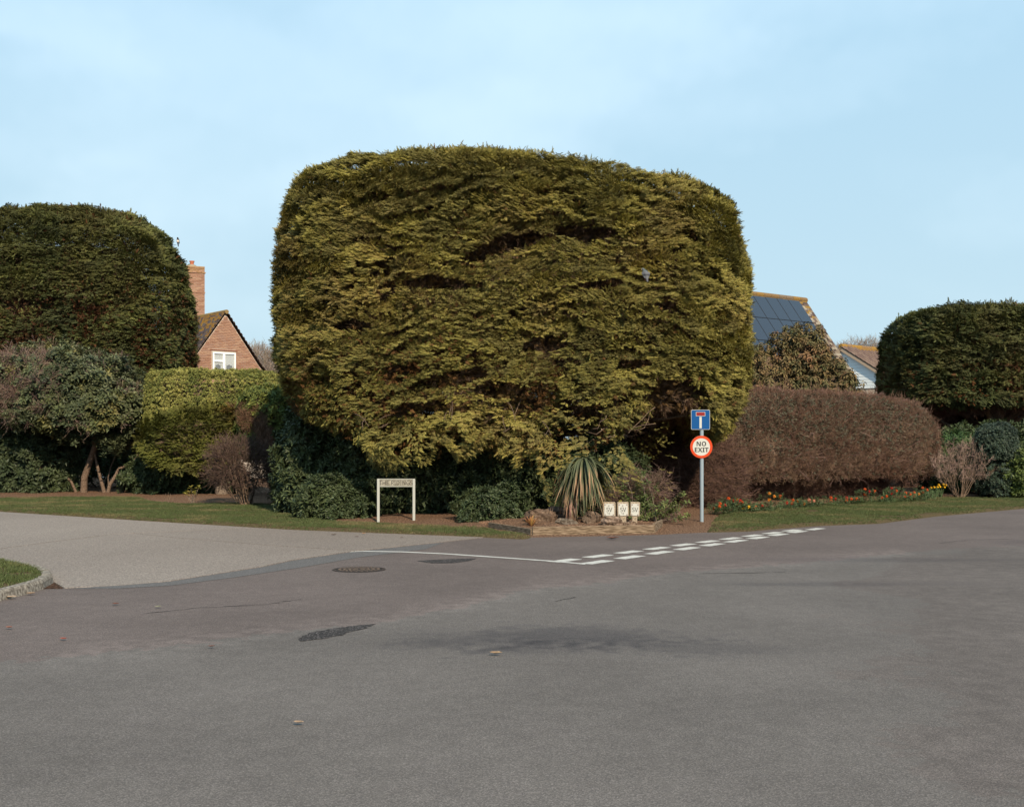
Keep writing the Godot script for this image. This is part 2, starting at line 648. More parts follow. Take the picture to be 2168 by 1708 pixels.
# ------------------------------------------------------------------ the scene
func _ready() -> void:
	var camera := Camera3D.new()
	camera.name = "camera"
	camera.position = Vector3(0, EYE, 0)
	camera.near = 0.1
	camera.far = 600.0
	camera.projection = Camera3D.PROJECTION_FRUSTUM           # a view camera with its front raised: verticals stay vertical
	camera.size = 0.1 * 1708.0 / FOCAL
	camera.frustum_offset = Vector2(0, 0.1 * (HORIZON - 854.0) / FOCAL)
	camera.current = true
	add_child(camera)

	var sky_look := ProceduralSkyMaterial.new()
	sky_look.sky_top_color = Color(0.585, 0.745, 0.855)
	sky_look.sky_horizon_color = Color(0.72, 0.81, 0.842)
	sky_look.sky_curve = 0.22
	sky_look.ground_bottom_color = Color(0.30, 0.28, 0.25)
	sky_look.ground_horizon_color = Color(0.55, 0.56, 0.55)
	sky_look.sky_cover = wisps()
	sky_look.sky_cover_modulate = Color(1, 1, 1, 1)
	var sky := Sky.new()
	sky.sky_material = sky_look
	var env := Environment.new()
	env.background_mode = Environment.BG_SKY
	env.sky = sky
	env.tonemap_mode = Environment.TONE_MAPPER_LINEAR
	env.tonemap_exposure = 1.32
	env.background_energy_multiplier = 1.0
	env.sdfgi_enabled = true
	env.ssao_enabled = true
	env.ssil_enabled = true
	var world := WorldEnvironment.new()
	world.name = "world"
	world.environment = env
	add_child(world)

	var sun := DirectionalLight3D.new()
	sun.name = "sun"
	sun.light_energy = 1.6
	sun.light_color = Color(1.0, 0.93, 0.82)
	sun.light_angular_distance = 0.6
	sun.shadow_enabled = true
	sun.sky_mode = DirectionalLight3D.SKY_MODE_LIGHT_ONLY
	add_child(sun)
	sun.look_at_from_position(Vector3(0.34, 0.70, 1.0) * 10.0, Vector3.ZERO)     # over the photographer's right shoulder

	rng.seed = 11
	noise.seed = 5
	noise.frequency = 0.35
	noise.fractal_octaves = 3
	patchy.seed = 21
	patchy.frequency = 0.8
	patchy.fractal_octaves = 4
	palette_of_materials()
	build_ground()
	build_roads()
	build_houses()
	build_main_tree()
	build_other_trees()
	build_left_shrubs()
	build_corner_shrubs()
	build_right_shrubs()
	build_corner_bed()
	build_signs()
	build_flowers()
	build_birds()
	build_litter()

func wisps() -> ImageTexture:
	var f := FastNoiseLite.new()
	f.seed = 8
	f.frequency = 0.006
	f.fractal_octaves = 5
	f.domain_warp_enabled = true
	f.domain_warp_amplitude = 40.0
	f.domain_warp_frequency = 0.008
	var im := Image.create(1024, 512, false, Image.FORMAT_RGBA8)
	for y in 300:
		var up := 90.0 - 180.0 * (y + 0.5) / 512.0
		for x in 1024:
			var a := TAU * x / 1024.0
			var k := f.get_noise_3d(cos(a) * 190.0 + 60.0, sin(a) * 190.0, y * 3.4)
			var v := clampf((k + 0.16) * 1.5, 0.0, 1.0) * clampf((up + 2.0) / 12.0, 0.0, 1.0)
			im.set_pixel(x, y, Color(0.9, 0.87, 0.84, v * 0.17))
	return ImageTexture.create_from_image(im)

func palette_of_materials() -> void:
	var asphalt := plain("asphalt", lin(0.50, 0.46, 0.447), 0.95, 0.0, 0.2)
	asphalt.albedo_texture = noise_texture(FastNoiseLite.TYPE_CELLULAR, 0.21, 1024, Color(0.52, 0.52, 0.52), Color(0.72, 0.715, 0.71), 1, 3, Color(0.60, 0.595, 0.59), 0.6)
	relief(asphalt, noise_texture(FastNoiseLite.TYPE_CELLULAR, 0.21, 1024, Color(0, 0, 0), Color(1, 1, 1), 1, 3), 0.12)
	asphalt.detail_enabled = true
	asphalt.detail_blend_mode = BaseMaterial3D.BLEND_MODE_MUL
	asphalt.detail_uv_layer = BaseMaterial3D.DETAIL_UV_2
	asphalt.detail_albedo = road_wear()
	var patch := plain("fresh_tar", lin(0.20, 0.175, 0.17), 0.95, 0.0, 0.3)
	patch.albedo_texture = noise_texture(FastNoiseLite.TYPE_CELLULAR, 0.2, 512, Color(0.3, 0.3, 0.3), Color(1, 1, 1), 1, 4, Color(0.5, 0.5, 0.5), 0.8)
	var later := plain("later_tarmac", lin(0.34, 0.325, 0.325), 0.95, 0.0, 0.2)
	later.albedo_texture = asphalt.albedo_texture
	var concrete := plain("concrete", lin(0.455, 0.395, 0.35), 0.95, 0.0, 0.2)
	concrete.albedo_texture = noise_texture(FastNoiseLite.TYPE_CELLULAR, 0.16, 1024, Color(0.62, 0.62, 0.62), Color(0.89, 0.885, 0.88), 1, 9, Color(0.75, 0.745, 0.74), 0.5)
	concrete.detail_enabled = true
	concrete.detail_blend_mode = BaseMaterial3D.BLEND_MODE_MUL
	concrete.detail_uv_layer = BaseMaterial3D.DETAIL_UV_2
	concrete.detail_albedo = noise_texture(FastNoiseLite.TYPE_SIMPLEX_SMOOTH, 0.006, 512, Color(0.88, 0.87, 0.87), Color(1, 1, 1), 5, 4)
	relief(concrete, noise_texture(FastNoiseLite.TYPE_CELLULAR, 0.16, 512, Color(0, 0, 0), Color(1, 1, 1), 1, 9), 0.3)
	var paint := plain("road_paint", lin(0.52, 0.505, 0.475), 0.8, 0.0, 0.3)
	paint.albedo_texture = noise_texture(FastNoiseLite.TYPE_SIMPLEX, 0.08, 512, Color(0.6, 0.58, 0.56), Color(1, 1, 1), 4, 6, Color(0.93, 0.93, 0.92), 0.35)
	paint.uv1_triplanar = true
	paint.uv1_world_triplanar = true
	paint.uv1_scale = Vector3.ONE * 0.8
	var soil := plain("soil", lin(0.36, 0.235, 0.165), 1.0, 0.0, 0.1)
	soil.albedo_texture = noise_texture(FastNoiseLite.TYPE_SIMPLEX, 0.05, 512, Color(0.35, 0.33, 0.32), Color(0.98, 0.95, 0.92), 5, 2)
	soil.uv1_triplanar = true
	soil.uv1_world_triplanar = true
	soil.uv1_scale = Vector3.ONE * 0.7
	relief(soil, noise_texture(FastNoiseLite.TYPE_SIMPLEX, 0.04, 512, Color(0, 0, 0), Color(1, 1, 1), 5, 12), 3.0)
	var turf := plain("turf", lin(0.16, 0.125, 0.07), 1.0, 0.0, 0.1)
	turf.albedo_texture = noise_texture(FastNoiseLite.TYPE_SIMPLEX, 0.06, 512, Color(0.45, 0.42, 0.4), Color(1, 1, 1), 5, 7)
	turf.uv1_triplanar = true
	turf.uv1_world_triplanar = true
	turf.uv1_scale = Vector3.ONE * 0.6
	var kerb := plain("kerb_stone", lin(0.42, 0.38, 0.34), 0.95, 0.0, 0.2)
	kerb.albedo_texture = noise_texture(FastNoiseLite.TYPE_SIMPLEX, 0.03, 512, Color(0.4, 0.38, 0.36), Color(1, 1, 0.98), 5, 14)
	kerb.uv1_triplanar = true
	kerb.uv1_world_triplanar = true
	kerb.uv1_scale = Vector3.ONE * 0.9
	relief(kerb, kerb.albedo_texture, 0.6)
	var bark := plain("bark", lin(0.36, 0.29, 0.23), 0.95, 0.0, 0.2)
	bark.albedo_texture = noise_texture(FastNoiseLite.TYPE_SIMPLEX, 0.05, 256, Color(0.35, 0.33, 0.32), Color(1, 1, 1), 4, 15)
	bark.uv1_triplanar = true
	bark.uv1_scale = Vector3(3.0, 1.0, 3.0)
	relief(bark, bark.albedo_texture, 1.0)
	var timber := plain("weathered_timber", lin(0.31, 0.235, 0.175), 0.9, 0.0, 0.25)
	timber.albedo_texture = noise_texture(FastNoiseLite.TYPE_SIMPLEX, 0.02, 512, Color(0.45, 0.42, 0.38), Color(1, 1, 0.98), 5, 17)
	timber.uv1_triplanar = true
	timber.uv1_scale = Vector3(0.35, 3.0, 3.0)
	relief(timber, timber.albedo_texture, 0.5)
	plain("core_filler", Color.WHITE, 0.95, 0.0, 0.15)  # wood-brown finish of the solid cores added inside crowns
	leafy("cypress_leaf", 0.75, 0.2, 0.3)
	leafy("glossy_leaf", 0.5, 0.32, 0.25)
	leafy("soft_leaf", 0.65, 0.3, 0.35)
	leafy("grass_blade", 0.7, 0.25, 0.35)
	leafy("petal", 0.7, 0.2, 0.4)
	plain("twig", Color.WHITE, 0.9, 0.0, 0.2)
	var brick := plain("brick", Color.WHITE, 0.95, 0.0, 0.15)
	brick.albedo_texture = noise_texture(FastNoiseLite.TYPE_SIMPLEX, 0.05, 256, Color(0.72, 0.70, 0.68), Color(1, 1, 1), 4, 19)
	brick.uv1_triplanar = true
	brick.uv1_world_triplanar = true
	brick.uv1_scale = Vector3.ONE * 2.0
	plain("mortar", lin(0.42, 0.36, 0.31), 1.0, 0.0, 0.1)
	var tile := plain("roof_tile", Color.WHITE, 0.95, 0.0, 0.15)
	tile.albedo_texture = noise_texture(FastNoiseLite.TYPE_SIMPLEX, 0.05, 256, Color(0.6, 0.6, 0.6), Color(1, 1, 1), 4, 23)
	tile.uv1_triplanar = true
	tile.uv1_world_triplanar = true
	tile.uv1_scale = Vector3.ONE * 1.5
	plain("white_paint", lin(0.72, 0.74, 0.74), 0.55, 0.0, 0.4)
	plain("weatherboard", lin(0.66, 0.70, 0.71), 0.6, 0.0, 0.4)
	plain("render_wall", lin(0.45, 0.36, 0.28), 0.95, 0.0, 0.2)
	plain("painted_room_shade", lin(0.03, 0.025, 0.025), 0.9, 0.0, 0.1)  # near-black that puts the shade of an unlit interior into colour
	plain("curtain", lin(0.36, 0.37, 0.36), 0.95, 0.0, 0.1)
	var glass := StandardMaterial3D.new()
	glass.resource_name = "window_glass"
	glass.transparency = BaseMaterial3D.TRANSPARENCY_ALPHA
	glass.albedo_color = Color(0.9, 0.95, 1.0, 0.08)
	glass.roughness = 0.03
	mats["window_glass"] = glass
	plain("solar_glass", lin(0.022, 0.028, 0.042), 0.18, 0.0, 0.5)
	plain("solar_frame", lin(0.015, 0.016, 0.02), 0.5, 0.0, 0.4)
	plain("roof_batten", lin(0.17, 0.12, 0.095), 0.9, 0.0, 0.2)
	plain("lead", lin(0.12, 0.12, 0.13), 0.7, 0.0, 0.4)
	plain("terracotta", lin(0.36, 0.12, 0.07), 0.9, 0.0, 0.2)
	plain("grey_paint_pole", lin(0.22, 0.27, 0.31), 0.5, 0.0, 0.4)
	plain("sign_blue", lin(0.006, 0.062, 0.20), 0.6, 0.0, 0.2)
	plain("sign_white", lin(0.43, 0.43, 0.40), 0.6, 0.0, 0.3)
	plain("sign_red", lin(0.46, 0.05, 0.014), 0.6, 0.0, 0.2)
	plain("sign_dark_red", lin(0.20, 0.018, 0.02), 0.6, 0.0, 0.2)
	plain("sign_back", lin(0.18, 0.18, 0.18), 0.6, 0.0, 0.4)
	plain("sign_black", lin(0.018, 0.018, 0.02), 0.6, 0.0, 0.4)
	plain("cream_metal", lin(0.35, 0.355, 0.325), 0.5, 0.0, 0.4)
	var plate := plain("name_plate", lin(0.36, 0.34, 0.29), 0.55, 0.0, 0.4)
	plate.albedo_texture = noise_texture(FastNoiseLite.TYPE_SIMPLEX, 0.02, 256, Color(0.7, 0.68, 0.64), Color(1, 1, 1), 4, 29)
	plate.uv1_triplanar = true
	plate.uv1_scale = Vector3.ONE * 1.3
	var cast := plain("cast_concrete", lin(0.46, 0.38, 0.29), 0.95, 0.0, 0.2)
	cast.albedo_texture = noise_texture(FastNoiseLite.TYPE_SIMPLEX, 0.05, 256, Color(0.6, 0.58, 0.55), Color(1, 1, 1), 4, 31)
	cast.uv1_triplanar = true
	cast.uv1_scale = Vector3.ONE * 2.0
	plain("rust", lin(0.13, 0.035, 0.02), 0.9, 0.0, 0.3)
	var iron := plain("cast_iron", lin(0.17, 0.14, 0.125), 0.8, 0.2, 0.4)
	iron.albedo_texture = noise_texture(FastNoiseLite.TYPE_SIMPLEX, 0.05, 256, Color(0.6, 0.55, 0.5), Color(1, 1, 1), 4, 37)
	iron.uv1_triplanar = true
	iron.uv1_scale = Vector3.ONE * 3.0
	var rock := plain("rock", Color.WHITE, 0.95, 0.0, 0.2)
	rock.albedo_texture = noise_texture(FastNoiseLite.TYPE_SIMPLEX, 0.03, 256, Color(0.45, 0.42, 0.4), Color(1, 1, 1), 5, 41)
	rock.uv1_triplanar = true
	rock.uv1_scale = Vector3.ONE * 1.7
	relief(rock, rock.albedo_texture, 1.5)
	plain("feather", Color.WHITE, 0.75, 0.0, 0.3)

const ROAD_MAP := Rect2(-17, 4, 34, 34)

func road_wear() -> ImageTexture:
	# where the two lays of tarmac meet, oil and rubber stains, dust: all of it speckled like the stones it lies on
	var f := FastNoiseLite.new()
	f.seed = 3
	f.frequency = 0.35
	f.fractal_octaves = 5
	var fine := FastNoiseLite.new()
	fine.seed = 4
	fine.frequency = 4.0
	fine.fractal_octaves = 3
	var size := 1024
	var data := PackedByteArray()
	data.resize(size * size * 3)
	var seam := [[-9.0, 7.0], [-4.6, 8.3], [-2.3, 9.6], [-1.2, 10.6], [-0.5, 11.8], [0.1, 13.0], [1.9, 14.6], [5.0, 17.0], [9.0, 19.5], [16.0, 24.0]]
	var right := [[2.0, 4.0], [2.6, 7.6], [4.3, 13.4], [6.0, 17.5], [16.0, 28.0]]
	var spots := [[-0.1, 9.75, 1.5, 0.5], [0.7, 9.95, 0.9, 0.45], [-0.8, 9.5, 0.7, 0.35], [0.2, 9.2, 0.5, 0.3], [1.6, 9.3, 1.0, 0.3], [9.2, 19.5, 1.0, 0.45], [6.0, 16.5, 2.2, 0.35], [3.5, 13.6, 1.4, 0.2]]
	for j in size:
		var d := ROAD_MAP.position.y + ROAD_MAP.size.y * (j + 0.5) / size
		for i in size:
			var x := ROAD_MAP.position.x + ROAD_MAP.size.x * (i + 0.5) / size
			var n1 := f.get_noise_2d(x, d)
			var n2 := fine.get_noise_2d(x, d)
			var r := 0.80 + n1 * 0.10 + n2 * 0.06
			var g := r
			var b := r
			var off := d - polyline(seam, x) + n1 * 0.35
			if off + n2 * 0.3 > 0.0:                       # the older, browner lay
				r *= 0.99; g *= 0.915; b *= 0.895
			else:
				r *= 1.0; g *= 0.985; b *= 0.965
			var dust := exp(-pow((off - 0.15) / 0.45, 2)) * (0.55 + n2 * 0.9) if x > -3.5 and x < 6.0 else 0.0
			r *= 1.0 + 0.2 * dust; g *= 1.0 + 0.2 * dust; b *= 1.0 + 0.2 * dust
			var edge := x - polyline([[4.0, 1.9], [7.6, 2.5], [13.4, 4.1], [17.5, 6.0], [28.0, 15.0]], d) + n1 * 1.2 + n2 * 0.3
			if edge > 0.0 and off < 0.0:
				var k := 0.93 + n2 * 0.06
				r *= k * 1.01; g *= k * 0.985; b *= k * 0.98
			for s in spots:
				var q := pow((x - s[0]) / s[2], 2) + pow((d - s[1]) / s[3], 2)
				if q < 4.0:
					var k := clampf(exp(-q) * 1.5 - 0.35 + n1 * 1.3 + n2 * 0.8, 0.0, 1.0) * 0.17
					r *= 1.0 - k; g *= 1.0 - k * 0.97; b *= 1.0 - k * 0.86
			var at := (j * size + i) * 3
			data[at] = int(clampf(pow(r, 0.6), 0, 1) * 255.0)
			data[at + 1] = int(clampf(pow(g, 0.6), 0, 1) * 255.0)
			data[at + 2] = int(clampf(pow(b, 0.6), 0, 1) * 255.0)
	return ImageTexture.create_from_image(Image.create_from_data(size, size, false, Image.FORMAT_RGB8, data))

# ------------------------------------------------------------------ ground
func outline(sights: Array) -> PackedVector2Array:
	var p := PackedVector2Array()
	for q in sights:
		var g := ground_at(q[0], q[1])
		p.append(Vector2(g.x, g.z))
	return p

func inside_by(poly: PackedVector2Array, p: Vector2) -> float:
	var best := 1e9
	for i in poly.size():
		var q := Geometry2D.get_closest_point_to_segment(p, poly[i], poly[(i + 1) % poly.size()])
		best = minf(best, p.distance_squared_to(q))
	return sqrt(best) * (1.0 if Geometry2D.is_point_in_polygon(p, poly) else -1.0)

var verge_left: PackedVector2Array
var verge_right: PackedVector2Array
var bed: PackedVector2Array
var island: PackedVector2Array

func bed_height(x: float, z: float) -> float:
	var q := Vector2(x, z)
	var d := inside_by(bed, q)
	if d < -1.0:
		return -0.15
	return clampf(0.02 + d * 0.07, -0.15, 0.10) + (noise.get_noise_2d(x * 3.0, z * 3.0) * 0.03 if d > 0.1 else 0.0)

func mound(name_: String, area: PackedVector2Array, step: float, height: Callable, m: Material) -> MeshInstance3D:
	var lo := area[0]
	var hi := area[0]
	for p in area:
		lo = Vector2(minf(lo.x, p.x), minf(lo.y, p.y))
		hi = Vector2(maxf(hi.x, p.x), maxf(hi.y, p.y))
	lo -= Vector2.ONE * 0.6
	hi += Vector2.ONE * 0.6
	var nx := int((hi.x - lo.x) / step) + 1
	var nz := int((hi.y - lo.y) / step) + 1
	var h := []
	for j in nz + 1:
		var row := PackedFloat32Array()
		for i in nx + 1:
			row.append(height.call(lo.x + i * step, lo.y + j * step))
		h.append(row)
	var s := Shape.new()
	for j in nz:
		for i in nx:
			if maxf(maxf(h[j][i], h[j][i + 1]), maxf(h[j + 1][i], h[j + 1][i + 1])) < -0.06:
				continue
			var x := lo.x + i * step
			var z := lo.y + j * step
			s.quad(Vector3(x, h[j + 1][i], z + step), Vector3(x, h[j][i], z), Vector3(x + step, h[j][i + 1], z), Vector3(x + step, h[j + 1][i + 1], z + step))
	return structure(name_, s, m)

func grass_over(area: PackedVector2Array, density: float, height: Callable, label: String, tall := 0.045, worn := 0.0) -> void:
	var lo := area[0]
	var hi := area[0]
	for p in area:
		lo = Vector2(minf(lo.x, p.x), minf(lo.y, p.y))
		hi = Vector2(maxf(hi.x, p.x), maxf(hi.y, p.y))
	var where := []
	var tint := PackedColorArray()
	var pal := [Color(0.056, 0.076, 0.031), Color(0.073, 0.092, 0.039), Color(0.066, 0.086, 0.036), Color(0.105, 0.107, 0.053), Color(0.156, 0.129, 0.072)]
	for k in int(density * (hi.x - lo.x) * (hi.y - lo.y)):
		var q := Vector2(rr(lo.x, hi.x), rr(lo.y, hi.y))
		if not Geometry2D.is_point_in_polygon(q, area):
			continue
		var d := inside_by(area, q)
		var p := Vector3(q.x, height.call(q.x, q.y) - 0.004, q.y)
		var bare := patchy.get_noise_2d(q.x * 0.9, q.y * 0.9) + worn
		if bare > 0.22 and rng.randf() < (bare - 0.22) * 3.0:
			continue
		if d < 0.3 and rng.randf() < 0.35 + patchy.get_noise_2d(q.x * 0.5, q.y * 0.5) * 1.2:
			continue
		var l := tall * rr(0.7, 1.3)
		where.append(aim(Vector3.UP + rv() * 0.15, Vector3(cos(k), 0, sin(k)), Vector3(0.05, l, 0.05), p))
		tint.append(shade(pal, p, 0.7, 0.2))
	var o := stuff_copies("grass", grass_tuft(9, 77).mesh(mats.grass_blade), where, tint, self)
	tag(o, label, "grass")

func build_ground() -> void:
	var s := Shape.new()
	s.quad(Vector3(-300, -0.06, 40), Vector3(-300, -0.06, -400), Vector3(300, -0.06, -400), Vector3(300, -0.06, 40))
	structure("ground", s, mats.turf)
	bed = outline([[-500, 1040], [-400, 1056], [0, 1057], [131, 1055], [294, 1054], [320, 1064], [391, 1069.5], [510, 1067.6], [585, 1071], [600, 1079], [612, 1090], [650, 1100], [720, 1107], [804, 1111.7], [930, 1117], [1028, 1121], [1060, 1127], [1127, 1135], [1384, 1129.6], [1405, 1128], [1500, 1124], [1515, 1108], [1522, 1092], [1549, 1084], [1640, 1077], [1734, 1069], [1880, 1060], [1980, 1054.5], [2168, 1058], [2500, 1052], [2500, 1012], [1084, 1012], [-500, 1012]])
	mound("soil_bed", bed, 0.16, bed_height, mats.soil)
	verge_left = outline([[-400, 1057], [0, 1057], [131, 1055], [294, 1054], [320, 1064], [391, 1069.5], [510, 1067.6], [585, 1071], [600, 1079], [612, 1090], [650, 1100], [720, 1107], [804, 1111.7], [930, 1117], [1028, 1121], [1060, 1127], [1122, 1136], [1110, 1141.5], [1030, 1137.8], [620, 1122], [313, 1103.5], [0, 1083.5], [-400, 1066]])
	verge_right = outline([[1500, 1127], [1510, 1108], [1522, 1092], [1549, 1084], [1640, 1077], [1734, 1069], [1880, 1060], [1980, 1054.5], [2168, 1058], [2500, 1052], [2500, 1058], [2168, 1076.5], [1980, 1093], [1857, 1108.5], [1735, 1113], [1640, 1120], [1580, 1125]])
	var flatten := func(area: PackedVector2Array) -> Callable:
		return func(x: float, z: float) -> float:
			var d := inside_by(area, Vector2(x, z))
			return clampf(0.012 + d * 0.25, -0.12, 0.05) + (maxf(bed_height(x, z), 0.0) * 0.4)
	var hl: Callable = flatten.call(verge_left)
	var hr: Callable = flatten.call(verge_right)
	mound("verge", verge_left, 0.14, hl, mats.turf)
	mound("verge", verge_right, 0.14, hr, mats.turf)
	grass_over(verge_left, 330.0, hl, "mown grass verge along the pale concrete road", 0.04, 0.0)
	grass_over(verge_right, 330.0, hr, "mown grass verge in front of the brown hedge", 0.04, 0.03)

func build_roads() -> void:
	# tarmac: one sheet from behind the camera to the verges and on round both bends
	var edge := [[-400, 1263], [133, 1245], [359, 1230], [557, 1199.5], [620, 1186], [746, 1167.5], [880, 1153.5], [1030, 1137.5], [1110, 1141.5], [1127, 1135], [1384, 1129.6], [1405, 1128], [1500, 1126], [1580, 1124.5], [1640, 1119.5], [1735, 1112.5], [1857, 1108], [1980, 1092.5], [2168, 1076], [2500, 1057]]
	var p := outline(edge)
	p.append(Vector2(40, -26))
	p.append(Vector2(40, 12))
	p.append(Vector2(-25, 12))
	p[0] = Vector2(-25, -13.0)
	var s := Shape.new()
	slab(s, p, -0.05, 0.0)
	world_uv(s, 0.75, ROAD_MAP)
	var road := structure("road", s, mats.asphalt)
	# concrete side road, laid in slabs with open joints
	var whole := outline([[-700, 1047], [-400, 1067], [0, 1083], [313, 1103], [620, 1121.5], [1030, 1137.5], [880, 1153.5], [746, 1167.5], [620, 1186], [557, 1199.5], [359, 1231], [260, 1239.5], [133, 1246], [83, 1218], [48, 1197], [0, 1188], [-300, 1150], [-700, 1110]])
	var joint_a := outline([[-700, 1205], [0, 1162], [120, 1146], [242, 1131], [490, 1119.6], [700, 1113.5], [700, 1040], [-700, 1030]])
	var joint_b := outline([[270, 1128.5], [372, 1139], [558, 1154], [770, 1168], [1100, 1180], [1300, 1100], [600, 1112.6], [490, 1118.5]])
	var slabs := []
	var far: Array = Geometry2D.intersect_polygons(whole, joint_a)
	var near: Array = Geometry2D.clip_polygons(whole, joint_a)
	slabs.append_array(far)
	for q in near:
		slabs.append_array(Geometry2D.intersect_polygons(q, joint_b))
		slabs.append_array(Geometry2D.clip_polygons(q, joint_b))
	var lane := Node3D.new()
	lane.name = "concrete_road"
	lane.set_meta("kind", "structure")
	add_child(lane)
	for q in slabs:
		for o in Geometry2D.offset_polygon(q, -0.02):
			if Geometry2D.is_polygon_clockwise(o) and o.size() < 3:
				continue
			var t := Shape.new()
			var g := rr(0.94, 1.0)
			slab(t, o, -0.04, 0.006, Color(g, g, g))
			world_uv(t, 0.45, Rect2(-20, 10, 40, 40))
			part("slab", t, mats.concrete, lane)
	var under := Shape.new()
	slab(under, whole, -0.04, -0.012)
	part("joint_filler", under, mats.fresh_tar, lane)
	# kerb stones round the grass island
	var line := [Vector2(-5.38, 6.0), Vector2(-5.36, 0.0), Vector2(-5.34, -6.0), Vector2(-5.32, -10.5), Vector2(-5.30, -12.1), Vector2(-5.25, -12.7), Vector2(-5.26, -13.15), Vector2(-5.36, -13.7), Vector2(-5.58, -14.2), Vector2(-5.95, -14.8), Vector2(-6.6, -15.55), Vector2(-7.3, -16.1), Vector2(-9.5, -17.5), Vector2(-14, -20)]
	var kerb := Node3D.new()
	kerb.name = "kerb"
	kerb.set_meta("kind", "structure")
	add_child(kerb)
	var path: Array[Vector2] = []
	for i in line.size() - 1:
		var a: Vector2 = line[i]
		var b: Vector2 = line[i + 1]
		var steps := maxi(1, int(round(a.distance_to(b) / 0.91)))
		for k in steps:
			path.append(a.lerp(b, float(k) / steps))
	path.append(line[-1])
	for i in path.size() - 1:
		var t := Shape.new()
		var a := path[i]
		var b := path[i + 1]
		var dirn := (b - a).normalized()
		var na := (dirn + ((a - path[i - 1]).normalized() if i > 0 else dirn)).normalized()
		var nb := (dirn + ((path[i + 2] - b).normalized() if i + 2 < path.size() else dirn)).normalized()
		var top := 0.105 + rr(-0.004, 0.004)
		# cross-section: road face, chamfer, top, back
		var rows := []
		for e in [[a + dirn * 0.003, Vector2(na.y, -na.x)], [b - dirn * 0.003, Vector2(nb.y, -nb.x)]]:
			var row := []
			for c in [[0.0, -0.03], [-0.015, top - 0.03], [-0.035, top], [-0.135, top + 0.002], [-0.14, -0.03]]:
				var q: Vector2 = e[0] - e[1] * c[0]
				row.append(Vector3(q.x, c[1], q.y))
			rows.append(row)
		for k in 4:
			t.quad(rows[1][k], rows[1][k + 1], rows[0][k + 1], rows[0][k])
		for row in rows:
			t.tri(row[0], row[1], row[2])
			t.tri(row[0], row[2], row[3])
			t.tri(row[0], row[3], row[4])
		part("kerb_stone", t, mats.kerb_stone, kerb)
	island = PackedVector2Array()
	for q in path:
		island.append(q + Vector2(-0.12, 0.06))
	island.append(Vector2(-25, -22))
	island.append(Vector2(-25, 6))
	var it := Shape.new()
	slab(it, island, -0.05, 0.092)
	structure("island_turf", it, mats.turf)
	var near_part := PackedVector2Array()
	for q in Geometry2D.intersect_polygons(island, PackedVector2Array([Vector2(-8.5, -10.5), Vector2(-4, -10.5), Vector2(-4, -17), Vector2(-8.5, -17)])):
		near_part = q
	grass_over(near_part, 700.0, func(x: float, z: float) -> float: return 0.092, "rough grass with fallen leaves behind the kerb", 0.055, 0.05)
	# give way marks: two rows of short bars; and the thin line across the tarmac joint
	var from_a := ground_at(1172, 1190)
	var to_a := ground_at(1690, 1121.5)
	var from_b := ground_at(1240, 1194)
	var to_b := ground_at(1738, 1118.5)
	var rows2 := [[from_a, to_a, 10], [from_b, to_b, 10]]
	for r in rows2:
		var a: Vector3 = r[0]
		var b: Vector3 = r[1]
		var along := (b - a).normalized()
		var across := Vector3(along.z, 0, -along.x)
		var pitch = a.distance_to(b) / (r[2] - 0.35)
		for k in r[2]:
			var c = a + along * pitch * k
			var e = a + along * (pitch * k + pitch * 0.67)
			var t := Shape.new()
			var w := 0.105
			var n := 8
			var left := []
			var right := []
			for i in n + 1:
				var q = c.lerp(e, float(i) / n)
				left.append(q + across * (w + rr(-0.008, 0.008)) + Vector3(0, 0.004, 0))
				right.append(q - across * (w + rr(-0.008, 0.008)) + Vector3(0, 0.004, 0))
			for i in n:
				t.quad(right[i], right[i + 1], left[i + 1], left[i])
			part("give_way_mark", t, mats.road_paint, road)
	var thin := [[742, 1168.5], [770, 1167], [850, 1168.5], [940, 1172.5], [1030, 1178.5], [1110, 1184], [1180, 1189], [1240, 1194.5]]
	var t := Shape.new()
	var prev := []
	for i in 43:
		var u := i / 42.0 * (thin.size() - 1)
		var k := mini(int(u), thin.size() - 2)
		var q := ground_at(lerpf(thin[k][0], thin[k + 1][0], u - k), lerpf(thin[k][1], thin[k + 1][1], u - k)) + Vector3(0, 0.0045, 0)
		var w := 0.06 + rr(-0.008, 0.008)
		var row := [q + Vector3(0.25, 0, -1).normalized() * w, q - Vector3(0.25, 0, -1).normalized() * w]
		if i > 0:
			t.quad(prev[1], prev[0], row[0], row[1])
		prev = row
	part("edge_line", t, mats.road_paint, road)
	# repairs: slivers of darker tar with ragged rims
	for pts in [[[637, 1358], [634, 1351], [655, 1340], [700, 1331], [760, 1324], [797, 1321.5], [770, 1331], [720, 1345], [680, 1353]], [[884, 1187.5], [915, 1185.5], [960, 1183.5], [1012, 1182], [990, 1188], [960, 1192], [915, 1192.5]]]:
		var poly := outline(pts)
		var rough := PackedVector2Array()
		for i in poly.size():
			for k in 6:
				rough.append(poly[i].lerp(poly[(i + 1) % poly.size()], k / 6.0) + Vector2(rr(-1, 1), rr(-1, 1)) * 0.018)
		var ps := Shape.new()
		slab(ps, rough, 0.0035, 0.0035)
		world_uv(ps, 1.0)
		part("repair_patch", ps, mats.fresh_tar, road)
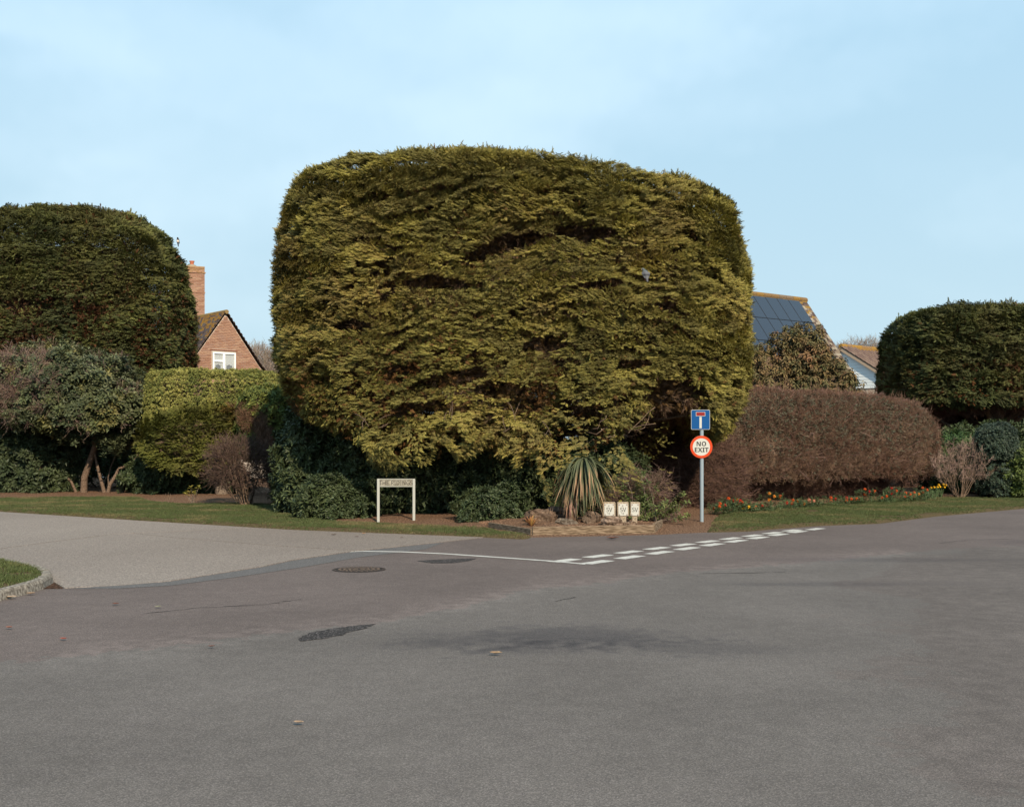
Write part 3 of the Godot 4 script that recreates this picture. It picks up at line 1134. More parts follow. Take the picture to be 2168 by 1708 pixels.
	# hairline cracks
	for pts in [[[1483, 1215], [1530, 1213.5], [1590, 1213], [1661, 1211]], [[1175, 1273], [1198, 1269], [1221, 1264]], [[300, 1300], [420, 1287], [560, 1280], [640, 1268]], [[1990, 1150], [2060, 1143], [2150, 1141]]]:
		var cs := Shape.new()
		var last := []
		for i in (pts.size() - 1) * 8 + 1:
			var k := mini(i / 8, pts.size() - 2)
			var f = i / 8.0 - k
			var q := ground_at(lerpf(pts[k][0], pts[k + 1][0], f), lerpf(pts[k][1], pts[k + 1][1], f)) + Vector3(rr(-1, 1), 0, rr(-1, 1)) * 0.025 + Vector3(0, 0.003, 0)
			var w := rr(0.004, 0.014)
			var row := [q + Vector3(0, 0, w), q - Vector3(0, 0, w)]
			if i > 0:
				cs.quad(row[0], last[0], last[1], row[1], Color(0.8, 0.8, 0.8))
			last = row
		world_uv(cs, 1.0)
		part("crack", cs, mats.fresh_tar, road)
	# darker strip of later tarmac along the concrete
	var strip := outline([[140, 1246.5], [359, 1231.5], [557, 1200.5], [620, 1187], [746, 1168.5], [880, 1154.5], [940, 1148.5], [900, 1163], [760, 1180], [640, 1201], [500, 1222], [359, 1240], [250, 1246]])
	var ss := Shape.new()
	slab(ss, strip, 0.003, 0.003)
	world_uv(ss, 0.4)
	part("tarmac_strip", ss, mats.later_tarmac, road)
	# wedge of dirt between kerb, tarmac and concrete
	var ds := Shape.new()
	slab(ds, outline([[87, 1247], [88, 1226], [84, 1219], [105, 1230], [134, 1246.5]]), 0.005, 0.005, Color(0.5, 0.5, 0.55))
	part("dirt_wedge", ds, mats.soil, road)
	# manhole cover
	var c := ground_at(760, 1206)
	var mh := thing("manhole_cover", "round studded iron manhole cover set in the grey tarmac", "manhole cover", c)
	var flat := Basis(Vector3.RIGHT, -PI / 2)
	var ms := Shape.new()
	disc_prism(ms, Vector3(0, 0.0, 0), 0.30, 0.012, flat, 48, 0.003, Color(0.28, 0.27, 0.26))
	part("lid", ms, mats.cast_iron, mh)
	var rim := Shape.new()
	flat_ring(rim, Vector3(0, 0.0075, 0), 0.31, 0.345, flat, 48, Color(0.45, 0.42, 0.4))
	part("rim", rim, mats.cast_iron, mh)
	for ringi in 4:
		var count: int = [6, 12, 18, 24][ringi]
		for k in count:
			var st := Shape.new()
			chamfered(st, Vector3.ZERO, Vector3(0.034, 0.010, 0.022), Basis(), 0.003, Color.WHITE)
			var a := TAU * k / count
			var o := part("stud", st, mats.cast_iron, mh)
			o.position = Vector3(cos(a), 0, sin(a)) * (0.06 + 0.065 * ringi) + Vector3(0, 0.009, 0)
			o.rotation.y = -a * 1.0

# ------------------------------------------------------------------ houses
func build_houses() -> void:
	build_brick_house()
	build_solar_house()
	build_white_house()

func gable_width(y: float) -> float:
	# half width of the gable at height y: steep, with bell-cast eaves
	return polyline([[3.6, 3.6], [4.4, 2.75], [4.75, 2.30], [5.1, 1.95], [5.37, 1.70], [7.7, 0.0]], y)

func build_brick_house() -> void:
	var apex := sighted(477, 665, 54.0)
	var back := Vector3(-0.637, 0, -0.771)                     # the ridge runs away from the gable
	var u := Vector3(0.771, 0, -0.637)                         # along the gable, away to the right
	var house := thing("brick_house", "brick house with steep gable, tall chimney and lichen-covered tile roof", "house", Vector3(apex.x, 0, apex.z))
	var n := -back
	var turn := Basis(u, Vector3.UP, n)
	var w := Shape.new()
	var rows := [0.0, 3.6, 4.4, 4.75, 5.1, 5.37, 6.0, 6.6, 7.2, 7.66]
	for i in rows.size() - 1:
		var y0: float = rows[i]
		var y1: float = rows[i + 1]
		var g0 := gable_width(y0)
		var g1 := gable_width(y1)
		w.quad(-u * g0 + Vector3(0, y0, 0), -u * g1 + Vector3(0, y1, 0), u * g1 + Vector3(0, y1, 0), u * g0 + Vector3(0, y0, 0))
		w.quad(u * g0 + back * 7.0 + Vector3(0, y0, 0), u * g1 + back * 7.0 + Vector3(0, y1, 0), -u * g1 + back * 7.0 + Vector3(0, y1, 0), -u * g0 + back * 7.0 + Vector3(0, y0, 0))
	for sg in [-1.0, 1.0]:
		w.quad(u * sg * 3.5, u * sg * 3.5 + Vector3(0, 3.6, 0), u * sg * 3.5 + back * 7.0 + Vector3(0, 3.6, 0), u * sg * 3.5 + back * 7.0)
	part("wall", w, mats.mortar, house)
	# bricks of the gable, each laid on its own; darker and paler firings
	var tones := [lin(0.40, 0.235, 0.165), lin(0.44, 0.265, 0.185), lin(0.36, 0.20, 0.145), lin(0.47, 0.30, 0.215), lin(0.40, 0.25, 0.19)]
	var shapes := []
	for t in tones:
		var s := Shape.new()
		chamfered(s, Vector3.ZERO, Vector3(0.213, 0.064, 0.03), Basis(), 0.004, t.srgb_to_linear())
		shapes.append(s.mesh(mats.brick))
	var win := Rect2(-0.66, 4.86, 1.14, 1.06)                   # along u, up
	var joined := Shape.new()
	var count := 0
	var course := 0
	var y := 7.55
	while y > 4.2:
		var half := gable_width(y + 0.03)
		var x := -ceilf(half / 0.225) * 0.225 + (0.1125 if course % 2 == 0 else 0.0)
		while x < half + 0.11:
			var spans := [[maxf(x - 0.1065, -half), minf(x + 0.1065, half)]]
			if y > win.position.y - 0.03 and y < win.end.y + 0.16:
				var cut := win.grow(0.04)
				spans = [[spans[0][0], minf(spans[0][1], cut.position.x)], [maxf(spans[0][0], cut.end.x), spans[0][1]]]
			for sp in spans:
				var wide: float = sp[1] - sp[0]
				if wide < 0.03:
					continue
				var at: Vector3 = u * (sp[0] + sp[1]) * 0.5 + Vector3(0, y, 0) + n * (0.004 + rr(0, 0.003))
				if wide > 0.2 and y > 4.95 and count < 300:
					count += 1
					mesh_part("brick", shapes[rng.randi() % shapes.size()], house, Transform3D(turn, at))
				else:
					var tn: Color = tones[rng.randi() % tones.size()]
					chamfered(joined, at, Vector3(wide, 0.064, 0.03), turn, 0.0, tn.srgb_to_linear())
			x += 0.225
		y -= 0.075
		course += 1
	var rest := part("lower_bricks", joined, mats.brick, house)
	rest.set_meta("kind", "stuff")
	# lintel of upright bricks
	var li := Shape.new()
	chamfered(li, u * (win.position.x + 0.57) + Vector3(0, win.end.y + 0.11, 0) + n * 0.02, Vector3(1.35, 0.05, 0.05), turn, 0.006, Color(0.32, 0.14, 0.09))
	part("lintel", li, mats.brick, house)
	# window
	var wc := u * win.get_center().x + Vector3(0, win.get_center().y, 0)
	var wn := Node3D.new()
	wn.name = "window"
	house.add_child(wn)
	wn.transform = Transform3D(turn, wc)
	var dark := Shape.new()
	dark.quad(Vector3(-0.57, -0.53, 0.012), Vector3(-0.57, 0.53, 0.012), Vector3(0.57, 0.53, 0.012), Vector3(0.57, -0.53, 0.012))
	part("room_shade", dark, mats.painted_room_shade, wn)  # flat dark sheet: interior shade painted behind the panes
	var fr := Shape.new()
	chamfered(fr, Vector3(-0.535, 0, 0.05), Vector3(0.07, 1.06, 0.07))
	chamfered(fr, Vector3(0.535, 0, 0.05), Vector3(0.07, 1.06, 0.07))
	chamfered(fr, Vector3(0, 0.495, 0.051), Vector3(1.0, 0.07, 0.07))
	chamfered(fr, Vector3(0, -0.495, 0.051), Vector3(1.0, 0.07, 0.07))
	chamfered(fr, Vector3(-0.02, 0, 0.052), Vector3(0.11, 0.92, 0.07))
	chamfered(fr, Vector3(-0.29, 0.13, 0.053), Vector3(0.43, 0.085, 0.07))
	part("frame", fr, mats.white_paint, wn)
	for q in [[-0.29, 0.31, 0.43, 0.28], [-0.29, -0.19, 0.43, 0.55], [0.265, 0.0, 0.46, 0.92]]:
		var ps := Shape.new()
		chamfered(ps, Vector3(q[0], q[1], 0.045), Vector3(q[2], q[3], 0.006), Basis(), 0.0)
		part("pane", ps, mats.window_glass, wn)
	var blind := Shape.new()
	for q in [[-0.5, -0.08], [0.04, 0.5]]:
		var steps := 18
		for i in steps:
			var a := lerpf(q[0], q[1], float(i) / steps)
			var b := lerpf(q[0], q[1], float(i + 1) / steps)
			var ya := 0.0 - 0.06 * absf(sin((a - q[0]) * 15.0))
			var yb := 0.0 - 0.06 * absf(sin((b - q[0]) * 15.0))
			blind.quad(Vector3(a, ya, 0.028), Vector3(a, 0.48, 0.028), Vector3(b, 0.48, 0.028), Vector3(b, yb, 0.028))
		for e in [q[0], q[1] - 0.09]:
			blind.quad(Vector3(e, -0.5, 0.024), Vector3(e, 0.0, 0.024), Vector3(e + 0.09, 0.0, 0.024), Vector3(e + 0.09 - 0.03, -0.5, 0.024))
	part("blind", blind, mats.curtain, wn)
	# roof: courses of small tiles on both slopes, each slope bell-cast
	var roof := Node3D.new()
	roof.name = "roof"
	house.add_child(roof)
	var deck := Shape.new()
	var line := []
	var yy := 7.78
	while yy > 3.7:
		line.append(Vector2(gable_width(yy - 0.08) + 0.06, yy))
		yy -= 0.085
	var tiles := Shape.new()
	for sg in [-1.0, 1.0]:
		for i in line.size() - 1:
			var a: Vector2 = line[i]
			var b: Vector2 = line[i + 1]
			var pa = u * sg * a.x + Vector3(0, a.y, 0)
			var pb = u * sg * b.x + Vector3(0, b.y, 0)
			var d1 = pa + n * 0.10
			var d2 = pb + n * 0.10
			if sg < 0:
				deck.quad(d2, d1, pa + back * 7.0, pb + back * 7.0)
			else:
				deck.quad(d1, d2, pb + back * 7.0, pa + back * 7.0)
			var down = (pb - pa).normalized()
			var out := back.cross(down).normalized()
			if out.dot(u * sg) < 0:
				out = -out
			var lie := Basis(back, out, down)
			lie = Basis(Vector3(0, 0, 0) + back, out, back.cross(out))
			var reach := 4.6 if sg < 0 else 0.5
			var z := -0.10 + (0.08 if i % 2 == 0 else 0.0)
			while z < reach:
				var mid = (pa + pb) * 0.5 + back * (z + 0.08) + out * 0.022
				var lichen := clampf(1.15 - (7.78 - a.y) * 0.75 + noise.get_noise_3dv(mid * 6.0) * 1.3, 0.0, 1.0)
				var g := rr(0.7, 1.25)
				var col := Color(0.125 * g, 0.098 * g, 0.098 * g)
				if rng.randf() < lichen * 0.75:
					col = col.lerp(Color(0.42, 0.22, 0.035), rr(0.35, 0.9))
				elif rng.randf() < 0.15:
					col = col.lerp(Color(0.22, 0.2, 0.16), 0.5)
				var tilt := lie.rotated(back, (0.10 if lie.z.dot(down) > 0 else -0.10))
				chamfered(tiles, mid, Vector3(0.157, 0.016, pa.distance_to(pb) * 1.15), tilt, 0.0, col)
				z += 0.165
	part("roof_deck", deck, mats.roof_batten, roof)
	var tl := part("small_tiles", tiles, mats.roof_tile, roof)
	tl.set_meta("kind", "stuff")
	for k in 12:
		var rs := Shape.new()
		var c := Color(0.40, 0.27, 0.10).lerp(Color(0.2, 0.15, 0.12), rr(0, 0.5))
		tube(rs, [Vector3(0, 7.80, 0) + back * (k * 0.45 - 0.14), Vector3(0, 7.80, 0) + back * (k * 0.45 + 0.30)], [0.10, 0.10], 10, c)
		part("ridge_tile", rs, mats.roof_tile, roof)
	# chimney, farther along the ridge
	var chim := Node3D.new()
	chim.name = "chimney"
	house.add_child(chim)
	var top_right := sighted(432, 566, 57.5)
	var cdir := Vector3(0.90, 0, -0.44)
	var right_edge := Vector3(top_right.x, 0, top_right.z) - house.position
	var cw := 1.5
	var cd := 0.72
	var ct := Basis(cdir, Vector3.UP, Vector3(0.44, 0, 0.90))
	var centre := right_edge - cdir * cw * 0.5 - ct.z * cd * 0.5
	chim.transform = Transform3D(ct, centre)
	var top := top_right.y
	var cs := Shape.new()
	chamfered(cs, Vector3(0, top * 0.5 - 0.05, 0), Vector3(cw - 0.01, top - 0.1, cd - 0.01), Basis(), 0.0, Color.WHITE)
	part("core", cs, mats.mortar, chim)
	var cb := Shape.new()
	var cy := 6.0
	course = 0
	while cy < top:
		var from_top := top - cy
		var prouder := 0.03 if from_top < 0.32 and from_top > 0.24 else (0.018 if absf(from_top - 1.25) < 0.04 or absf(from_top - 2.35) < 0.04 else 0.0)
		for face in 4:
			var wide := cw if face % 2 == 0 else cd
			var fb := Basis(Vector3.UP, face * PI / 2)
			var depth := (cd if face % 2 == 0 else cw) * 0.5
			var x := -wide * 0.5 + (0.0 if (course + face) % 2 == 0 else 0.1125)
			while x < wide * 0.5 + 0.1:
				var x0 := maxf(x - 0.1065, -wide * 0.5)
				var x1 := minf(x + 0.1065, wide * 0.5)
				if x1 - x0 > 0.03:
					var tn: Color = tones[rng.randi() % tones.size()].srgb_to_linear()
					if from_top < 0.3 and rng.randf() < 0.8:
						tn = tn.lerp(Color(0.34, 0.21, 0.08), 0.5)
					chamfered(cb, fb * Vector3((x0 + x1) * 0.5, cy, depth + 0.004 + prouder + rr(0, 0.003)), Vector3(x1 - x0, 0.064, 0.03 + prouder), fb, 0.0, tn)
				x += 0.225
		cy += 0.075
		course += 1
	var cbp := part("chimney_bricks", cb, mats.brick, chim)
	cbp.set_meta("kind", "stuff")
	var cap := Shape.new()
	chamfered(cap, Vector3(0, top + 0.01, 0), Vector3(cw + 0.04, 0.06, cd + 0.04), Basis(), 0.01, Color(0.7, 0.58, 0.42))
	part("cap", cap, mats.mortar, chim)
	for x in [0.22, -0.42]:
		var ft := Shape.new()
		tube(ft, [Vector3(x, top + 0.03, 0), Vector3(x, top + 0.11, 0), Vector3(x, top + 0.15, 0)], [0.28, 0.2, 0.12], 12, Color(0.8, 0.78, 0.7))
		part("flaunching", ft, mats.mortar, chim)
		var pot := Shape.new()
		tube(pot, [Vector3(x, top + 0.1, 0), Vector3(x, top + 0.26, 0), Vector3(x, top + 0.27, 0), Vector3(x, top + 0.33, 0)], [0.10, 0.095, 0.125, 0.125], 14)
		part("chimney_pot", pot, mats.terracotta, chim)

func build_solar_house() -> void:
	var r1 := sighted(1590, 622, 46.07)
	var r2 := sighted(1700, 635, 48.0)
	var along := Vector3(r2.x - r1.x, 0, r2.z - r1.z).normalized()
	var down_flat := Vector3(-along.z, 0, along.x)               # towards the street
	if down_flat.z < 0:
		down_flat = -down_flat
	var pitch := deg_to_rad(53.0)
	var slope := (down_flat * cos(pitch) - Vector3.UP * sin(pitch)).normalized()
	var out := slope.cross(along).normalized()
	if out.y < 0:
		out = -out
	var h := r2.y
	var house := thing("house_with_solar_panels", "house with dark solar panels on its steep roof behind the big cypress", "house", Vector3(r2.x, 0, r2.z))
	var lie := Basis(along, out, along.cross(out))
	if lie.z.dot(slope) < 0:
		lie = Basis(-along, out, (-along).cross(out))
	var ridge := Vector3(0, h, 0)
	var length := 9.5
	var drop := 4.6
	var deck := Shape.new()
	var e1 := ridge - along * length
	deck.quad(e1 + slope * drop, e1, ridge, ridge + slope * drop)
	var other := (-down_flat * cos(pitch) - Vector3.UP * sin(pitch)).normalized()
	deck.quad(ridge + other * drop, ridge, e1, e1 + other * drop)
	part("roof_deck", deck, mats.roof_batten, house)
	# rows of solar panels
	var pw := 0.70
	var pl := 1.20
	var start := 0.50
	for row in 3:
		for k in 10:
			var c := ridge - along * (start + pw * (k + 0.5)) + slope * (0.20 + pl * (row + 0.5)) + out * 0.10
			var fs := Shape.new()
			chamfered(fs, Vector3.ZERO, Vector3(pw - 0.012, 0.03, pl - 0.012), Basis(), 0.003)
			var f := part("solar_panel", fs, mats.solar_frame, house)
			f.transform = Transform3D(lie, c)
			var gs := Shape.new()
			chamfered(gs, Vector3(0, 0.017, 0), Vector3(pw - 0.04, 0.006, pl - 0.04), Basis(), 0.001)
			part("glass", gs, mats.solar_glass, f)
	# tiles along the verge, single ones
	var shapes := []
	for t in [Color(0.12, 0.09, 0.08), Color(0.18, 0.13, 0.11), Color(0.28, 0.22, 0.17), Color(0.34, 0.21, 0.06), Color(0.40, 0.35, 0.28)]:
		var s := Shape.new()
		chamfered(s, Vector3.ZERO, Vector3(0.158, 0.02, 0.14), Basis(), 0.003, t)
		shapes.append(s.mesh(mats.roof_tile))
	for i in 40:
		for k in 4:
			var at := ridge + along * (0.06 - 0.165 * k + rr(-0.008, 0.008)) + slope * (0.12 + 0.11 * i) + out * 0.025
			var kind := 0
			if rng.randf() < 0.6 - i * 0.07:
				kind = 3
			else:
				kind = [0, 1, 2, 4][rng.randi() % 4]
			mesh_part("verge_tile", shapes[kind], house, Transform3D(lie * Basis(Vector3.RIGHT, 0.1), at))
	var above := Shape.new()
	for k in 55:
		var g := rr(0.7, 1.2)
		chamfered(above, ridge - along * (0.165 * k + 0.6) + slope * 0.1 + out * 0.025, Vector3(0.158, 0.02, 0.14), lie * Basis(Vector3.RIGHT, 0.1), 0.0, Color(0.3 * g, 0.19 * g, 0.07 * g))
	var ab := part("top_course", above, mats.roof_tile, house)
	ab.set_meta("kind", "stuff")
	for k in 20:
		var rs := Shape.new()
		var c := [Color(0.33, 0.20, 0.07), Color(0.28, 0.18, 0.09), Color(0.25, 0.18, 0.12)][rng.randi() % 3] as Color
		tube(rs, [ridge + along * (0.2 - k * 0.45), ridge + along * (0.2 - k * 0.45 - 0.44)], [0.11, 0.11], 10, c)
		part("ridge_tile", rs, mats.roof_tile, house)
	# walls below the eaves, with a white window towards the street
	var eave := ridge + slope * (drop - 0.3)
	var ws := Shape.new()
	var f0 := Vector3(eave.x, 0, eave.z)
	ws.quad(f0 - along * length, f0 - along * length + Vector3(0, eave.y, 0), f0 + Vector3(0, eave.y, 0), f0)
	ws.quad(f0, f0 + Vector3(0, eave.y, 0), ridge - out * 0.1, Vector3(0, 0, 0))
	var b0 := Vector3((ridge + other * (drop - 0.3)).x, 0, (ridge + other * (drop - 0.3)).z)
	ws.quad(Vector3.ZERO, ridge - out * 0.1, b0 + Vector3(0, eave.y, 0), b0)
	ws.quad(b0, b0 + Vector3(0, eave.y, 0), b0 - along * length + Vector3(0, eave.y, 0), b0 - along * length)
	part("wall", ws, mats.render_wall, house)
	for k in [1.4, 4.2, 8.2]:
		var wn := Node3D.new()
		wn.name = "window"
		house.add_child(wn, true)
		wn.transform = Transform3D(Basis(along, Vector3.UP, down_flat), f0 - along * k + Vector3(0, 1.75, 0))
		var fs := Shape.new()
		for x in [-0.75, 0.0, 0.75]:
			chamfered(fs, Vector3(x, 0, 0.04), Vector3(0.09, 1.3, 0.08))
		for yv in [-0.65, 0.65]:
			chamfered(fs, Vector3(0, yv, 0.041), Vector3(1.59, 0.09, 0.08))
		part("frame", fs, mats.white_paint, wn)
		for x in [-0.375, 0.375]:
			var ps := Shape.new()
			chamfered(ps, Vector3(x, 0, 0.03), Vector3(0.66, 1.2, 0.006), Basis(), 0.0)
			part("pane", ps, mats.window_glass, wn)
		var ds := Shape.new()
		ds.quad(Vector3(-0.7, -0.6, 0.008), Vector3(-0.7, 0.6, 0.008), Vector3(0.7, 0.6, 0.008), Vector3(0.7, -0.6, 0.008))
		part("room_shade", ds, mats.painted_room_shade, wn)  # dark flat sheet, shade of the interior put into its colour

func build_white_house() -> void:
	var a := sighted(1785, 734, 59.9)
	var back := Vector3(0.765, 0, -0.644)
	var u := Vector3(0.644, 0, 0.765)                            # along the gable, to the right and nearer
	var n := -back
	var house := thing("weatherboard_house", "white weatherboarded gable with brown tiled roof beside the dark clipped tree", "house", Vector3(a.x, 0, a.z))
	var turn := Basis(u, Vector3.UP, -back)
	if turn.determinant() < 0:
		turn = Basis(-u, Vector3.UP, -back)
	var h := a.y
	var rise := tan(deg_to_rad(31.0))
	var half := 4.4
	var w := Shape.new()
	var eave := h - half * rise
	w.quad(-u * half, -u * half + Vector3(0, eave, 0), Vector3(0, h - 0.05, 0), Vector3.ZERO)
	w.quad(Vector3.ZERO, Vector3(0, h - 0.05, 0), u * half + Vector3(0, eave, 0), u * half)
	w.quad(u * half, u * half + Vector3(0, eave, 0), u * half + back * 8 + Vector3(0, eave, 0), u * half + back * 8)
	w.quad(-u * half + back * 8, -u * half + back * 8 + Vector3(0, eave, 0), -u * half + Vector3(0, eave, 0), -u * half)
	part("wall", w, mats.render_wall, house)
	var y := 4.52
	while y < h - 0.1:
		var x := minf(half, (h - 0.06 - y - 0.15) / rise)
		if x > 0.1:
			var s := Shape.new()
			var tilt := turn * Basis(Vector3.RIGHT, -0.09)
			chamfered(s, Vector3(0, y + 0.075, 0) + n * 0.03, Vector3(x * 2.0, 0.162, 0.02), tilt, 0.003)
			part("weatherboard", s, mats.weatherboard, house)
		y += 0.15
	for sg in [-1.0, 1.0]:
		var slope = (u * sg * cos(atan(rise)) - Vector3.UP * sin(atan(rise))).normalized()
		var out = slope.cross(back).normalized()
		if out.y < 0:
			out = -out
		var deck := Shape.new()
		var r0 := Vector3(0, h, 0) + n * 0.2
		var r1 := Vector3(0, h, 0) + back * 8.0
		var l := 5.3
		deck.quad(r0 + slope * l, r0, r1, r1 + slope * l)
		part("roof_deck", deck, mats.roof_batten, house)
		var barge := Shape.new()
		var bb := Basis(slope, out, slope.cross(out))
		chamfered(barge, r0 + slope * l * 0.5 - out * 0.11, Vector3(l, 0.16, 0.03), bb, 0.003, Color(0.85, 0.8, 0.75))
		part("barge_board", barge, mats.render_wall, house)
		if sg > 0:
			var shapes := []
			for t in [Color(0.24, 0.165, 0.135), Color(0.27, 0.19, 0.155), Color(0.21, 0.145, 0.125), Color(0.36, 0.21, 0.07)]:
				var s := Shape.new()
				chamfered(s, Vector3.ZERO, Vector3(0.29, 0.03, 0.36), Basis(), 0.006, t)
				tube(s, [Vector3(0.10, 0.012, -0.18), Vector3(0.10, 0.012, 0.18)], [0.05, 0.05], 6, t)
				shapes.append(s.mesh(mats.roof_tile))
			var lie := Basis(back, out, back.cross(out))
			if lie.z.dot(slope) < 0:
				lie = Basis(-back, out, (-back).cross(out))
			for i in 14:
				for k in 15:
					var at = Vector3(0, h, 0) + n * 0.1 + back * 0.3 * k + slope * (0.2 + 0.32 * i) + out * 0.035
					mesh_part("roof_tile", shapes[3 if i == 0 and rng.randf() < 0.6 else rng.randi() % 3], house, Transform3D(lie * Basis(Vector3.RIGHT, 0.06), at))
	for k in 16:
		var rs := Shape.new()
		var c := [Color(0.42, 0.24, 0.06), Color(0.33, 0.2, 0.1)][rng.randi() % 2] as Color
		tube(rs, [Vector3(0, h + 0.03, 0) + back * (k * 0.45 - 0.2), Vector3(0, h + 0.03, 0) + back * (k * 0.45 + 0.24)], [0.12, 0.12], 10, c)
		part("ridge_tile", rs, mats.roof_tile, house)

# ------------------------------------------------------------------ trees
func place(copies: Array, called: String, mesh: Mesh, parent: Node3D) -> void:
	stuff_copies(called, mesh, copies[0], copies[1], parent)

func build_main_tree() -> void:
	var at := Vector3(0.02, 0, -28.0)
	var tree := thing("clipped_cypress", "huge golden-green cypress clipped into a rounded block on the corner", "tree")
	var m := prepared({"at": at, "a": 5.5, "d": 4.1, "e": 2.8, "low": 1.6, "high": 7.95, "lumps": 0.05, "grain": 1.8, "patch": 0.45, "open_low": 0.42,
		"profile": [[0.5, 0.16], [0.78, 0.03], [0.9, 0.0], [0.96, 0.07], [1.0, 0.22], [1.0, 0.5], [0.99, 0.66], [0.968, 0.82], [0.948, 0.9], [0.925, 0.95], [0.87, 0.98], [0.74, 0.995], [0.4, 1.005], [0.0, 1.01]],
		"highs": [[-5.5, 7.85], [-4.4, 7.95], [-3.4, 7.98], [-2.4, 7.98], [-0.6, 7.95], [0.8, 7.88], [1.8, 7.72], [2.6, 7.58], [3.4, 7.5], [4.6, 7.38], [5.5, 7.2]],
		"lows": [[-5.5, 2.6], [-4.9, 2.3], [-3.9, 1.9], [-2.5, 1.45], [-1.3, 1.65], [-0.2, 1.5], [0.9, 1.35], [1.7, 1.35], [2.2, 1.8], [2.8, 2.2], [3.3, 2.55], [4.1, 2.5], [4.5, 1.7], [4.9, 1.8], [5.5, 2.5]]})
	# hollows: where a bough hangs away from its neighbours one looks into the dead inside. [x, y, half width, half height, slope]
	var hollows := [[-0.15, 5.75, 0.85, 0.20, 0.32], [-1.6, 4.95, 0.75, 0.16, -0.05], [1.5, 6.05, 0.7, 0.2, -0.05], [1.85, 4.95, 0.45, 0.1, 0.1], [-3.4, 4.1, 0.4, 0.12, 0.0], [0.75, 3.7, 0.5, 0.16, 0.1],
		[-1.2, 3.0, 0.65, 0.2, 0.2], [-2.3, 3.2, 0.4, 0.12, 0.0], [0.5, 2.5, 0.75, 0.25, 0.0], [-0.2, 2.75, 0.5, 0.16, 0.0], [3.3, 4.5, 0.3, 0.12, 0.0], [4.2, 5.3, 0.3, 0.12, -0.3], [2.5, 3.3, 0.4, 0.13, 0.1], [-3.0, 6.8, 0.4, 0.12, 0.1], [1.1, 6.9, 0.35, 0.09, -0.2], [-1.8, 2.35, 0.7, 0.16, 0.1], [-4.9, 2.75, 0.35, 0.4, 0.0], [1.5, 2.3, 0.4, 0.14, 0.0], [3.4, 2.6, 0.7, 0.35, 0.0]]
	var bulges := [[1.35, 1.6, 0.8, 0.45, 1.9], [-2.4, 1.75, 0.8, 0.4, 0.5], [-1.0, 1.95, 0.7, 0.4, 0.4], [0.2, 1.8, 0.6, 0.4, 0.5]]
	rng.seed = 101
	var gold := [Color(0.160, 0.146, 0.059), Color(0.219, 0.195, 0.073), Color(0.272, 0.236, 0.086), Color(0.240, 0.212, 0.076), Color(0.312, 0.262, 0.094), Color(0.266, 0.208, 0.089)]
	var spray := conifer_spray(40, 5, 0.5, 0.065).mesh(mats.cypress_leaf)
	rng.seed = 102
	place(boughs(m, 430000, gold, 0.42, 0.66, Vector2(0.06, 0.125), 0.4, hollows, bulges, 1.5, 0.3), "crown", spray, tree)
	# a second layer of the same sprays half an arm's length in
	var under := m.duplicate()
	under.a = 5.2
	under.d = 3.8
	under.highs = [[-5.2, 7.55], [-3.4, 7.68], [-0.6, 7.65], [0.8, 7.58], [2.6, 7.28], [5.2, 6.9]]
	under = prepared(under)
	place(cover(under, 60000, gold, Vector2(0.10, 0.17), Vector3(0.4, 0.1, 0.9), 0.3, 0.3, func(p: Vector3) -> bool: return p.y > 6.2 or absf(p.x - at.x) > 4.0), "crown", spray, tree)
	# brown, dying sprays low down and between the boughs
	rng.seed = 103
	var rust_pal := [Color(0.12, 0.055, 0.025), Color(0.17, 0.085, 0.04), Color(0.10, 0.06, 0.03), Color(0.14, 0.095, 0.04)]
	var low_only := func(p: Vector3) -> bool:
		var k: float = clampf((4.9 - p.y) / 2.2, 0.06, 1.0) * (1.0 if p.x < 1.0 else 0.45)
		return rng.randf() < k * (0.25 + clampf(patchy.get_noise_3dv(p * 0.8) * 2.2, 0.0, 1.0))
	place(cover(m, 60000, rust_pal, Vector2(0.08, 0.14), Vector3(0.9, 0.1, 0.7), 0.5, 0.2, low_only), "dead_foliage", spray, tree)
	rng.seed = 104
	var inner := prepared({"at": at, "a": 4.95, "d": 3.5, "e": 2.8, "low": 2.3, "high": 7.4, "highs": [[-5.0, 7.2], [-2.4, 7.4], [0.8, 7.3], [2.6, 7.0], [5.0, 6.7]], "lumps": 0.2, "patch": 0.5, "profile": m.profile})
	place(cover(inner, 12000, [Color(0.12, 0.078, 0.055), Color(0.15, 0.10, 0.072), Color(0.10, 0.07, 0.05)], Vector2(0.2, 0.45), Vector3(0.4, 0.1, 0.9), 0.6, 0.5), "inner_twigs", twig_cluster(9, 6, 0.9, 0.014, 3).mesh(mats.twig), tree)
	place(cover(inner, 34000, [Color(0.15, 0.088, 0.046), Color(0.18, 0.105, 0.052), Color(0.14, 0.105, 0.045)], Vector2(0.12, 0.2), Vector3(0.5, 0.1, 0.9), 0.5, 0.3, func(p: Vector3) -> bool: return patchy.get_noise_3dv(p * 0.9) < 0.38), "inner_foliage", spray, tree)
	rng.seed = 105
	var core := prepared({"at": at, "a": 4.6, "d": 2.95, "e": 2.7, "low": 2.8, "high": 7.1, "highs": [[-5.0, 6.8], [-2.4, 7.1], [0.8, 7.05], [2.6, 6.65], [5.0, 6.2]], "lumps": 0.2, "profile": m.profile})
	part("added_core", blocking_core(core, 0.2, Color(0.12, 0.085, 0.062)), mats.core_filler, tree)  # added solid filler, stops the sky showing through the crown
	# trunk and limbs
	var ts := Shape.new()
	tube(ts, [at + Vector3(0.3, -0.1, 0), at + Vector3(0.25, 0.4, 0), at + Vector3(0.1, 1.5, 0.1), at + Vector3(0, 3.2, 0)], [0.75, 0.55, 0.48, 0.4], 14)
	part("trunk", ts, mats.bark, tree)
